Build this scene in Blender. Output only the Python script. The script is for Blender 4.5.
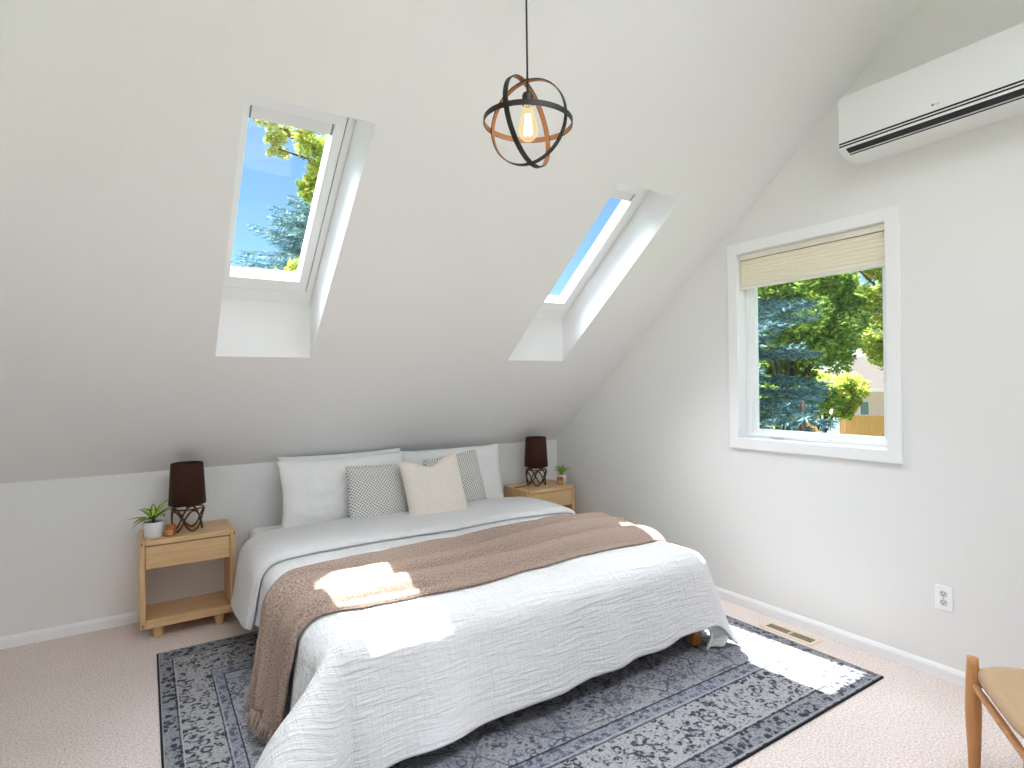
import bpy, bmesh, math, random
from mathutils import Vector, Matrix, noise
R = math.radians
PI = math.pi
random.seed(7)
scene = bpy.context.scene
for o in list(bpy.data.objects):
    bpy.data.objects.remove(o, do_unlink=True)
COL = scene.collection

# ------------------------------------------------------------------ camera
CAM_LOC = Vector((-3.1191, -4.1195, 1.4))
YAW, ROLL, FPX = 0.5711, -0.0131, 571.64
fw = Vector((math.sin(YAW), math.cos(YAW), 0))
rt = Vector((math.cos(YAW), -math.sin(YAW), 0))
up = Vector((0, 0, 1))
r2 = math.cos(ROLL) * rt + math.sin(ROLL) * up
u2 = -math.sin(ROLL) * rt + math.cos(ROLL) * up
cam_data = bpy.data.cameras.new('camera')
cam = bpy.data.objects.new('camera', cam_data)
COL.objects.link(cam)
cam_data.sensor_fit = 'HORIZONTAL'
cam_data.sensor_width = 36.0
cam_data.lens = 36.0 * FPX / 1024.0
cam_data.clip_start = 0.05
cam_data.clip_end = 400
cam.matrix_world = Matrix(((r2.x, u2.x, -fw.x, CAM_LOC.x), (r2.y, u2.y, -fw.y, CAM_LOC.y),
                           (r2.z, u2.z, -fw.z, CAM_LOC.z), (0, 0, 0, 1)))
scene.camera = cam

# ------------------------------------------------------------------ world, sun, fill light, exposure
scene.view_settings.view_transform = 'Standard'
scene.view_settings.look = 'None'
scene.view_settings.gamma = 1.0
scene.view_settings.exposure = 0.08
scene.view_settings.use_curve_mapping = False
scene.cycles.use_denoising = True
scene.cycles.max_bounces = 14
scene.cycles.diffuse_bounces = 8
scene.cycles.transparent_max_bounces = 24
scene.cycles.sample_clamp_indirect = 6.0

SUN_DIR = Vector((0.160, -0.452, -1.0)).normalized()       # the way sunlight travels
world = bpy.data.worlds.new('sky')
scene.world = world
world.use_nodes = True
nt = world.node_tree
nt.nodes.clear()
sky = nt.nodes.new('ShaderNodeTexSky')
sky.sky_type = 'NISHITA'
sky.sun_disc = False
sky.sun_elevation = math.asin(-SUN_DIR.z)
sky.sun_rotation = math.atan2(-SUN_DIR.x, -SUN_DIR.y)
sky.altitude = 1600
sky.air_density = 1.0
sky.dust_density = 1.0
sky.ozone_density = 2.0
tint = nt.nodes.new('ShaderNodeMix')
tint.data_type = 'RGBA'
tint.blend_type = 'MULTIPLY'
tint.inputs[0].default_value = 1.0
tint.inputs[7].default_value = (0.80, 1.0, 1.12, 1)
bg = nt.nodes.new('ShaderNodeBackground')
bg.inputs['Strength'].default_value = 0.20
# glow added around the sun, extra fill through the skylights
tcw = nt.nodes.new('ShaderNodeTexCoord')
dot = nt.nodes.new('ShaderNodeVectorMath')
dot.operation = 'DOT_PRODUCT'
dot.inputs[1].default_value = tuple(-SUN_DIR)
glow = nt.nodes.new('ShaderNodeMapRange')
glow.interpolation_type = 'SMOOTHSTEP'
glow.inputs[1].default_value = 0.74
glow.inputs[2].default_value = 0.99
glow.inputs[4].default_value = 30.0
bg2 = nt.nodes.new('ShaderNodeBackground')
bg2.inputs[0].default_value = (0.89, 0.93, 1.0, 1)
addw = nt.nodes.new('ShaderNodeAddShader')
wo = nt.nodes.new('ShaderNodeOutputWorld')
nt.links.new(sky.outputs[0], tint.inputs[6])
nt.links.new(tint.outputs[2], bg.inputs[0])
nt.links.new(tcw.outputs['Generated'], dot.inputs[0])
nt.links.new(dot.outputs['Value'], glow.inputs[0])
nt.links.new(glow.outputs[0], bg2.inputs[1])
nt.links.new(bg.outputs[0], addw.inputs[0])
nt.links.new(bg2.outputs[0], addw.inputs[1])
nt.links.new(addw.outputs[0], wo.inputs[0])

sun_l = bpy.data.lights.new('sun', 'SUN')
sun_l.energy = 36.0
sun_l.angle = R(0.6)
sun_l.color = (1.0, 0.965, 0.95)
sun = bpy.data.objects.new('sun', sun_l)
COL.objects.link(sun)
sun.rotation_euler = SUN_DIR.to_track_quat('-Z', 'Y').to_euler()


def fill_light(name, loc, target, sx, sy, energy, color=(1, 1, 1), spread=180):
    l = bpy.data.lights.new(name, 'AREA')
    l.shape = 'RECTANGLE'
    l.size, l.size_y = sx, sy
    l.energy = energy
    l.color = color
    l.spread = R(spread)
    o = bpy.data.objects.new(name, l)
    COL.objects.link(o)
    o.location = loc
    o.rotation_euler = (Vector(target) - Vector(loc)).to_track_quat('-Z', 'Z').to_euler()
    return o


# fill lamps added behind the camera, at the two front wall openings
FILL = (0.85, 0.915, 1.0)
fill_light('daylight_front_window', (-1.55, -6.42, 1.55), (-1.55, 0, 1.45), 1.9, 1.3, 3.0, FILL)
fill_light('fill_front_b', (-3.75, -6.42, 1.55), (-3.75, 0, 1.45), 1.1, 1.3, 1.5, FILL)
# added fill lamp in the roof opening above and behind the camera
fill_light('fill_roof', (-1.9, -3.85, 3.25), (-1.9, -3.496, 2.25), 1.9, 0.74, 27, FILL, 130)
# added fill lamp outside the left gable opening
fill_light('fill_left', (-4.72, -3.1, 1.6), (0, -2.9, 1.5), 1.5, 1.2, 0.8, FILL)

# ------------------------------------------------------------------ helpers


def setp(o, label=None, cat=None, group=None, kind=None):
    if label: o['label'] = label
    if cat: o['category'] = cat
    if group: o['group'] = group
    if kind: o['kind'] = kind
    return o


def empty(name, loc, label, cat, group=None, rz=0.0):
    o = bpy.data.objects.new(name, None)
    o.empty_display_size = 0.1
    COL.objects.link(o)
    o.location = loc
    o.rotation_euler = (0, 0, rz)
    return setp(o, label, cat, group)


def copy_tree(o, parent=None):
    c = o.copy()
    COL.objects.link(c)
    if parent is not None:
        c.parent = parent
    for ch in [x for x in bpy.data.objects if x.parent == o]:
        copy_tree(ch, c)
    return c


class MB:
    """collects shapes, then links them as ONE mesh object"""

    def __init__(self):
        self.v, self.f, self.m, self.uv = [], [], [], {}

    def add(self, vs, fs, mi=0):
        b = len(self.v)
        self.v += [tuple(p) for p in vs]
        self.f += [tuple(i + b for i in f) for f in fs]
        self.m += [mi] * len(fs)
        return b

    def hexa(self, p, mi=0):        # 4 bottom (ccw from above) + 4 top
        return self.add(p, [(3, 2, 1, 0), (4, 5, 6, 7), (0, 1, 5, 4), (1, 2, 6, 5), (2, 3, 7, 6), (3, 0, 4, 7)], mi)

    def box(self, x0, x1, y0, y1, z0, z1, mi=0):
        return self.hexa([(x0, y0, z0), (x1, y0, z0), (x1, y1, z0), (x0, y1, z0),
                          (x0, y0, z1), (x1, y0, z1), (x1, y1, z1), (x0, y1, z1)], mi)

    def obox(self, O, a, b, c, mi=0):   # oriented box: corner + three edge vectors
        O, a, b, c = Vector(O), Vector(a), Vector(b), Vector(c)
        return self.hexa([O, O + a, O + a + b, O + b, O + c, O + a + c, O + a + b + c, O + b + c], mi)

    def ring_prism(self, outer, inner, mi=0):
        """outer / inner: two lists (lower, upper) of 4 points each; a rectangular frame"""
        n = 4
        vs = list(outer[0]) + list(inner[0]) + list(outer[1]) + list(inner[1])
        fs = []
        for i in range(n):
            j = (i + 1) % n
            fs.append((i, n + i, n + j, j))
            fs.append((2 * n + i, 2 * n + j, 3 * n + j, 3 * n + i))
            fs.append((i, j, 2 * n + j, 2 * n + i))
            fs.append((n + i, 3 * n + i, 3 * n + j, n + j))
        return self.add(vs, fs, mi)

    def tube(self, pts, rad, seg=10, closed=False, mi=0):
        pts = [Vector(p) for p in pts]
        n = len(pts)
        rr = rad if isinstance(rad, (list, tuple)) else [rad] * n
        vs, fs = [], []
        prev = None
        for i in range(n):
            if closed:
                t = pts[(i + 1) % n] - pts[i - 1]
            else:
                t = pts[min(i + 1, n - 1)] - pts[max(i - 1, 0)]
            t.normalize()
            if prev is None:
                a = t.orthogonal().normalized()
            else:
                a = (prev - t * prev.dot(t)).normalized()
            prev = a
            b = t.cross(a)
            for k in range(seg):
                w = 2 * PI * k / seg
                vs.append(pts[i] + (a * math.cos(w) + b * math.sin(w)) * rr[i])
        m = n if closed else n - 1
        for i in range(m):
            j = (i + 1) % n
            for k in range(seg):
                l = (k + 1) % seg
                fs.append((i * seg + k, i * seg + l, j * seg + l, j * seg + k))
        if not closed:
            fs.append(tuple(reversed(range(seg))))
            fs.append(tuple(range((n - 1) * seg, n * seg)))
        return self.add(vs, fs, mi)

    def lathe(self, prof, c=(0, 0, 0), seg=32, mi=0, cap0=True, cap1=True):
        """prof: list of (radius, z)"""
        vs, fs = [], []
        for r, z in prof:
            for k in range(seg):
                w = 2 * PI * k / seg
                vs.append((c[0] + r * math.cos(w), c[1] + r * math.sin(w), c[2] + z))
        for i in range(len(prof) - 1):
            for k in range(seg):
                l = (k + 1) % seg
                fs.append((i * seg + k, i * seg + l, (i + 1) * seg + l, (i + 1) * seg + k))
        if cap0: fs.append(tuple(reversed(range(seg))))
        if cap1: fs.append(tuple(range((len(prof) - 1) * seg, len(prof) * seg)))
        return self.add(vs, fs, mi)

    def grid(self, nu, nv, fn, mi=0, uvfn=None, closed_u=False):
        b = len(self.v)
        for j in range(nv):
            for i in range(nu):
                self.v.append(tuple(fn(i, j)))
        mu = nu if closed_u else nu - 1
        for j in range(nv - 1):
            for i in range(mu):
                i2 = (i + 1) % nu
                self.f.append((b + j * nu + i, b + j * nu + i2, b + (j + 1) * nu + i2, b + (j + 1) * nu + i))
                self.m.append(mi)
        if uvfn:
            for j in range(nv):
                for i in range(nu):
                    self.uv[b + j * nu + i] = uvfn(i, j)
        return b

    def build(self, name, mats, parent=None, origin=None, smooth=False, bevel=0.0, bseg=2, solid=0.0, sub=0, autosmooth=None):
        me = bpy.data.meshes.new(name)
        O = Vector(origin) if origin is not None else Vector((0, 0, 0))
        me.from_pydata([tuple(Vector(p) - O) for p in self.v], [], self.f)
        if not isinstance(mats, (list, tuple)): mats = [mats]
        for m in mats: me.materials.append(m)
        me.polygons.foreach_set('material_index', self.m)
        if self.uv:
            ul = me.uv_layers.new(name='UVMap')
            for lp in me.loops:
                ul.data[lp.index].uv = self.uv.get(lp.vertex_index, (0, 0))
        me.polygons.foreach_set('use_smooth', [bool(smooth)] * len(me.polygons))
        me.update()
        o = bpy.data.objects.new(name, me)
        COL.objects.link(o)
        if parent is not None:
            o.parent = parent
        elif origin is not None:
            o.location = O
        if solid:
            s = o.modifiers.new('thickness', 'SOLIDIFY'); s.thickness = solid; s.offset = -1
        if bevel:
            b = o.modifiers.new('bevel', 'BEVEL'); b.width = bevel; b.segments = bseg
            b.limit_method = 'ANGLE'; b.angle_limit = R(35)
        if sub:
            s = o.modifiers.new('sub', 'SUBSURF'); s.levels = sub; s.render_levels = sub
        return o


def fix_normals(o):
    bm = bmesh.new(); bm.from_mesh(o.data)
    bmesh.ops.recalc_face_normals(bm, faces=bm.faces)
    bm.to_mesh(o.data); bm.free()
    return o


# ------------------------------------------------------------------ materials
MATS = {}


def nodes_of(name):
    m = bpy.data.materials.new(name)
    m.use_nodes = True
    t = m.node_tree
    b = t.nodes['Principled BSDF']
    return m, t, b


def N(t, typ, **kw):
    n = t.nodes.new(typ)
    for k, v in kw.items():
        if k in n.inputs: n.inputs[k].default_value = v
        else: setattr(n, k, v)
    return n


def srgb(r, g, b):
    def f(c):
        c /= 255.0
        return c / 12.92 if c <= 0.04045 else ((c + 0.055) / 1.055) ** 2.4
    return (f(r), f(g), f(b), 1.0)


def plain(name, col, rough=0.5, metal=0.0, bump=0.0, bscale=60.0, var=0.0, coord='Object', spec=None, stretch=None):
    m, t, b = nodes_of(name)
    b.inputs['Base Color'].default_value = col
    b.inputs['Roughness'].default_value = rough
    b.inputs['Metallic'].default_value = metal
    if spec is not None: b.inputs['Specular IOR Level'].default_value = spec
    tc = N(t, 'ShaderNodeTexCoord')
    src = tc.outputs[coord]
    if stretch:
        mp = N(t, 'ShaderNodeMapping'); mp.inputs['Scale'].default_value = stretch
        t.links.new(src, mp.inputs[0]); src = mp.outputs[0]
    nz = N(t, 'ShaderNodeTexNoise', Scale=bscale, Detail=4.0, Roughness=0.6)
    t.links.new(src, nz.inputs['Vector'])
    if var:
        mx = N(t, 'ShaderNodeMix', data_type='RGBA')
        mx.inputs[6].default_value = tuple(c * (1 - var) for c in col[:3]) + (1,)
        mx.inputs[7].default_value = tuple(min(1, c * (1 + var)) for c in col[:3]) + (1,)
        rp = N(t, 'ShaderNodeMapRange'); rp.inputs[1].default_value = 0.3; rp.inputs[2].default_value = 0.7
        t.links.new(nz.outputs[0], rp.inputs[0])
        t.links.new(rp.outputs[0], mx.inputs[0])
        t.links.new(mx.outputs[2], b.inputs['Base Color'])
    if bump:
        bp = N(t, 'ShaderNodeBump', Strength=bump, Distance=0.01)
        t.links.new(nz.outputs[0], bp.inputs['Height'])
        t.links.new(bp.outputs[0], b.inputs['Normal'])
    return m


def wood(name, c1, c2, rough=0.45, axis=0, scale=9.0):
    m, t, b = nodes_of(name)
    tc = N(t, 'ShaderNodeTexCoord')
    mp = N(t, 'ShaderNodeMapping')
    sc = [scale * 3.2] * 3
    sc[axis] = scale * 0.22
    mp.inputs['Scale'].default_value = sc
    t.links.new(tc.outputs['Object'], mp.inputs[0])
    n1 = N(t, 'ShaderNodeTexNoise', Scale=1.6, Detail=5.0, Roughness=0.6, Distortion=0.6)
    n2 = N(t, 'ShaderNodeTexNoise', Scale=9.0, Detail=3.0, Roughness=0.6)
    t.links.new(mp.outputs[0], n1.inputs['Vector']); t.links.new(mp.outputs[0], n2.inputs['Vector'])
    ad = N(t, 'ShaderNodeMath', operation='MULTIPLY_ADD'); ad.inputs[1].default_value = 0.35
    t.links.new(n2.outputs[0], ad.inputs[0]); t.links.new(n1.outputs[0], ad.inputs[2])
    rp = N(t, 'ShaderNodeValToRGB')
    rp.color_ramp.elements[0].position = 0.45; rp.color_ramp.elements[0].color = c1
    rp.color_ramp.elements[1].position = 0.9; rp.color_ramp.elements[1].color = c2
    t.links.new(ad.outputs[0], rp.inputs[0])
    t.links.new(rp.outputs[0], b.inputs['Base Color'])
    b.inputs['Roughness'].default_value = rough
    bp = N(t, 'ShaderNodeBump', Strength=0.05, Distance=0.004)
    t.links.new(ad.outputs[0], bp.inputs['Height']); t.links.new(bp.outputs[0], b.inputs['Normal'])
    return m


M = {}
M['wall'] = plain('wall_paint', srgb(237, 236, 233), 0.85, bump=0.10, bscale=70, spec=0.2)
M['ceiling'] = plain('ceiling_paint', srgb(242, 241, 240), 0.85, bump=0.08, bscale=70, spec=0.2)
M['trim'] = plain('white_trim', srgb(246, 246, 245), 0.35, spec=0.4)
M['vinyl'] = plain('white_vinyl', srgb(248, 249, 248), 0.3, spec=0.4)
M['gasket'] = plain('dark_gasket', srgb(70, 70, 70), 0.6)


def carpet_mat():
    m, t, b = nodes_of('carpet')
    tc = N(t, 'ShaderNodeTexCoord')
    vo = N(t, 'ShaderNodeTexVoronoi', Scale=150.0)
    nz = N(t, 'ShaderNodeTexNoise', Scale=120.0, Detail=3.0, Roughness=0.7)
    n2 = N(t, 'ShaderNodeTexNoise', Scale=2.0, Detail=3.0)
    for n in (vo, nz, n2): t.links.new(tc.outputs['Object'], n.inputs['Vector'])
    rp = N(t, 'ShaderNodeValToRGB')
    e = rp.color_ramp.elements
    e[0].position = 0.30; e[0].color = srgb(190, 172, 164)
    e[1].position = 0.68; e[1].color = srgb(252, 242, 236)
    k = e.new(0.5); k.color = srgb(236, 220, 213)
    t.links.new(nz.outputs[0], rp.inputs[0])
    mx = N(t, 'ShaderNodeMix', data_type='RGBA', blend_type='MULTIPLY')
    mx.inputs[0].default_value = 0.15
    t.links.new(rp.outputs[0], mx.inputs[6])
    t.links.new(n2.outputs[0], mx.inputs[7])
    t.links.new(mx.outputs[2], b.inputs['Base Color'])
    b.inputs['Roughness'].default_value = 0.95
    b.inputs['Specular IOR Level'].default_value = 0.1
    bp = N(t, 'ShaderNodeBump', Strength=0.35, Distance=0.004)
    t.links.new(vo.outputs[0], bp.inputs['Height']); t.links.new(bp.outputs[0], b.inputs['Normal'])
    return m


M['carpet'] = carpet_mat()


def glass_mat(name, tint=(0.97, 0.985, 0.98)):
    m = bpy.data.materials.new(name)
    m.use_nodes = True
    t = m.node_tree
    t.nodes.clear()
    out = N(t, 'ShaderNodeOutputMaterial')
    tr = N(t, 'ShaderNodeBsdfTransparent'); tr.inputs[0].default_value = tint + (1,)
    gl = N(t, 'ShaderNodeBsdfGlossy'); gl.inputs['Roughness'].default_value = 0.02
    lw = N(t, 'ShaderNodeLayerWeight'); lw.inputs[0].default_value = 0.5
    pw = N(t, 'ShaderNodeMath', operation='POWER'); pw.inputs[1].default_value = 4.0
    t.links.new(lw.outputs['Facing'], pw.inputs[0])
    fr = N(t, 'ShaderNodeMath', operation='MULTIPLY_ADD'); fr.inputs[1].default_value = 0.6; fr.inputs[2].default_value = 0.02
    t.links.new(pw.outputs[0], fr.inputs[0])
    mx = N(t, 'ShaderNodeMixShader')
    t.links.new(fr.outputs[0], mx.inputs[0]); t.links.new(tr.outputs[0], mx.inputs[1]); t.links.new(gl.outputs[0], mx.inputs[2])
    t.links.new(mx.outputs[0], out.inputs[0])
    return m


M['glass'] = glass_mat('clear_glass')


def translucent_cloth(name, col, amount=0.35, lines=0.0):
    m = bpy.data.materials.new(name)
    m.use_nodes = True
    t = m.node_tree
    b = t.nodes['Principled BSDF']
    out = t.nodes['Material Output']
    b.inputs['Base Color'].default_value = col
    b.inputs['Roughness'].default_value = 0.9
    tl = N(t, 'ShaderNodeBsdfTranslucent'); tl.inputs[0].default_value = col
    tc = N(t, 'ShaderNodeTexCoord')
    nz = N(t, 'ShaderNodeTexNoise', Scale=1.0, Detail=3.0)
    mp = N(t, 'ShaderNodeMapping'); mp.inputs['Scale'].default_value = (6, 6, 160)
    t.links.new(tc.outputs['Object'], mp.inputs[0]); t.links.new(mp.outputs[0], nz.inputs['Vector'])
    bp = N(t, 'ShaderNodeBump', Strength=0.06, Distance=0.002)
    t.links.new(nz.outputs[0], bp.inputs['Height']); t.links.new(bp.outputs[0], b.inputs['Normal'])
    mx = N(t, 'ShaderNodeMixShader'); mx.inputs[0].default_value = amount
    t.links.new(b.outputs[0], mx.inputs[1]); t.links.new(tl.outputs[0], mx.inputs[2])
    t.links.new(mx.outputs[0], out.inputs[0])
    return m


M['blind'] = translucent_cloth('cellular_shade', srgb(255, 247, 226), 0.25)
M['blind_rail'] = plain('shade_rail', srgb(238, 232, 218), 0.5)

M['oak_x'] = wood('light_oak_x', srgb(206, 166, 116), srgb(230, 194, 146), axis=0)
M['oak_z'] = wood('light_oak_z', srgb(204, 162, 112), srgb(228, 190, 142), axis=2)
M['oak_y'] = wood('light_oak_y', srgb(204, 164, 114), srgb(230, 192, 144), axis=1)
M['oak_dark'] = plain('end_grain', srgb(140, 96, 56), 0.6)
M['frame_wood'] = wood('bed_frame_wood', srgb(186, 122, 68), srgb(206, 142, 84), axis=2)
M['frame_wood_y'] = wood('bed_rail_wood', srgb(176, 112, 62), srgb(200, 136, 82), axis=1)
M['chair_wood'] = wood('chair_wood', srgb(176, 120, 70), srgb(206, 152, 98), axis=2, scale=6)
M['leather'] = plain('tan_leather', srgb(192, 160, 124), 0.42, bump=0.06, bscale=90, var=0.05)

M['sheet'] = plain('white_sheet', srgb(236, 234, 230), 0.9, bump=0.1, bscale=25, spec=0.1)


def pillow_mat():
    return plain('white_pillowcase', srgb(243, 241, 238), 0.9, bump=0.3, bscale=14, spec=0.1)


M['pillow'] = pillow_mat()


def muslin_mat():
    m, t, b = nodes_of('white_muslin')
    b.inputs['Base Color'].default_value = srgb(240, 239, 238)
    b.inputs['Roughness'].default_value = 0.95
    b.inputs['Specular IOR Level'].default_value = 0.08
    uv = N(t, 'ShaderNodeUVMap'); uv.uv_map = 'UVMap'
    mp = N(t, 'ShaderNodeMapping'); mp.inputs['Scale'].default_value = (7, 75, 1)
    nz = N(t, 'ShaderNodeTexNoise', Scale=1.0, Detail=4.0, Roughness=0.62, Distortion=0.5)
    t.links.new(uv.outputs[0], mp.inputs[0]); t.links.new(mp.outputs[0], nz.inputs['Vector'])
    mp2 = N(t, 'ShaderNodeMapping'); mp2.inputs['Scale'].default_value = (60, 14, 1)
    n2 = N(t, 'ShaderNodeTexNoise', Scale=1.0, Detail=3.0, Roughness=0.6)
    t.links.new(uv.outputs[0], mp2.inputs[0]); t.links.new(mp2.outputs[0], n2.inputs['Vector'])
    a = N(t, 'ShaderNodeMath', operation='MULTIPLY_ADD'); a.inputs[1].default_value = 0.45
    t.links.new(n2.outputs[0], a.inputs[0]); t.links.new(nz.outputs[0], a.inputs[2])
    bp = N(t, 'ShaderNodeBump', Strength=1.0, Distance=0.017)
    t.links.new(a.outputs[0], bp.inputs['Height']); t.links.new(bp.outputs[0], b.inputs['Normal'])
    return m


M['muslin'] = muslin_mat()


def knit_mat():
    m, t, b = nodes_of('brown_knit')
    uv = N(t, 'ShaderNodeUVMap'); uv.uv_map = 'UVMap'
    nz = N(t, 'ShaderNodeTexNoise', Scale=170.0, Detail=2.0, Roughness=0.7)
    t.links.new(uv.outputs[0], nz.inputs['Vector'])
    rp = N(t, 'ShaderNodeValToRGB')
    rp.color_ramp.elements[0].position = 0.3; rp.color_ramp.elements[0].color = srgb(120, 100, 88)
    rp.color_ramp.elements[1].position = 0.7; rp.color_ramp.elements[1].color = srgb(190, 168, 154)
    t.links.new(nz.outputs[0], rp.inputs[0]); t.links.new(rp.outputs[0], b.inputs['Base Color'])
    b.inputs['Roughness'].default_value = 0.95
    b.inputs['Specular IOR Level'].default_value = 0.08
    bp = N(t, 'ShaderNodeBump', Strength=0.5, Distance=0.004)
    t.links.new(nz.outputs[0], bp.inputs['Height']); t.links.new(bp.outputs[0], b.inputs['Normal'])
    return m


M['knit'] = knit_mat()
M['cream'] = plain('cream_linen', srgb(236, 226, 214), 0.9, bump=0.25, bscale=260, spec=0.1, var=0.03)


def dotted_mat():
    m, t, b = nodes_of('dotted_weave')
    uv = N(t, 'ShaderNodeUVMap'); uv.uv_map = 'UVMap'
    mp = N(t, 'ShaderNodeMapping'); mp.inputs['Scale'].default_value = (66, 66, 1); mp.inputs['Rotation'].default_value = (0, 0, R(38))
    t.links.new(uv.outputs[0], mp.inputs[0])
    sp = N(t, 'ShaderNodeSeparateXYZ'); t.links.new(mp.outputs[0], sp.inputs[0])
    s1 = N(t, 'ShaderNodeMath', operation='SINE'); s2 = N(t, 'ShaderNodeMath', operation='SINE')
    k1 = N(t, 'ShaderNodeMath', operation='MULTIPLY'); k1.inputs[1].default_value = 2 * PI
    k2 = N(t, 'ShaderNodeMath', operation='MULTIPLY'); k2.inputs[1].default_value = 2 * PI
    t.links.new(sp.outputs[0], k1.inputs[0]); t.links.new(sp.outputs[1], k2.inputs[0])
    t.links.new(k1.outputs[0], s1.inputs[0]); t.links.new(k2.outputs[0], s2.inputs[0])
    ad = N(t, 'ShaderNodeMath', operation='ADD'); t.links.new(s1.outputs[0], ad.inputs[0]); t.links.new(s2.outputs[0], ad.inputs[1])
    rp = N(t, 'ShaderNodeMapRange'); rp.inputs[1].default_value = 0.2; rp.inputs[2].default_value = 0.75
    t.links.new(ad.outputs[0], rp.inputs[0])
    mx = N(t, 'ShaderNodeMix', data_type='RGBA')
    mx.inputs[6].default_value = srgb(232, 230, 224); mx.inputs[7].default_value = srgb(116, 114, 108)
    t.links.new(rp.outputs[0], mx.inputs[0]); t.links.new(mx.outputs[2], b.inputs['Base Color'])
    b.inputs['Roughness'].default_value = 0.95
    b.inputs['Specular IOR Level'].default_value = 0.1
    return m


M['dotted'] = dotted_mat()
M['velvet'] = plain('dark_brown_velvet', srgb(58, 28, 16), 0.7, bump=0.15, bscale=120, var=0.3, spec=0.2)
M['velvet'].node_tree.nodes['Principled BSDF'].inputs['Sheen Weight'].default_value = 0.05
M['shade_in'] = plain('shade_lining', srgb(60, 36, 26), 0.8)
M['bronze'] = plain('antique_bronze', srgb(96, 58, 38), 0.4, metal=0.8, var=0.25, bscale=20)
M['darkmetal'] = plain('dark_metal', srgb(52, 50, 47), 0.45, metal=0.6, var=0.15, bscale=25)
M['copper'] = plain('copper_inside', srgb(156, 104, 68), 0.5, metal=0.2, var=0.1, bscale=25)
M['black'] = plain('black_plastic', srgb(14, 14, 14), 0.5)
M['cord'] = plain('black_cord', srgb(24, 23, 22), 0.6)
M['ceramic'] = plain('white_ceramic', srgb(232, 230, 228), 0.35)
M['soil'] = plain('dark_soil', srgb(52, 44, 38), 0.95, bump=0.6, bscale=90)
M['leaf_light'] = plain('leaf_centre', srgb(176, 200, 72), 0.45, var=0.12, bscale=40)
M['leaf_dark'] = plain('leaf_edge', srgb(50, 86, 40), 0.45, var=0.2, bscale=40)
M['leaf_succ'] = plain('leaf_green', srgb(174, 200, 96), 0.5, var=0.2, bscale=60)
M['leaf_green2'] = plain('leaf_mid_green', srgb(132, 166, 72), 0.5, var=0.2, bscale=60)
M['amber'] = plain('amber_glass', srgb(176, 104, 54), 0.15, var=0.1)
M['amber'].node_tree.nodes['Principled BSDF'].inputs['Transmission Weight'].default_value = 0.15
M['candle_label'] = plain('copper_label', srgb(196, 138, 84), 0.45, var=0.08)
M['wax'] = plain('candle_wax', srgb(226, 200, 160), 0.6)
M['ac_white'] = plain('white_plastic', srgb(238, 239, 237), 0.35, spec=0.4)
M['ac_grey'] = plain('grey_print', srgb(140, 140, 140), 0.5)
M['plate'] = plain('outlet_white', srgb(250, 250, 249), 0.35)
M['vent'] = plain('beige_enamel', srgb(226, 208, 182), 0.45, metal=0.1)
M['vent_dark'] = plain('duct_shadow', srgb(10, 8, 7), 0.9)


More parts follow.
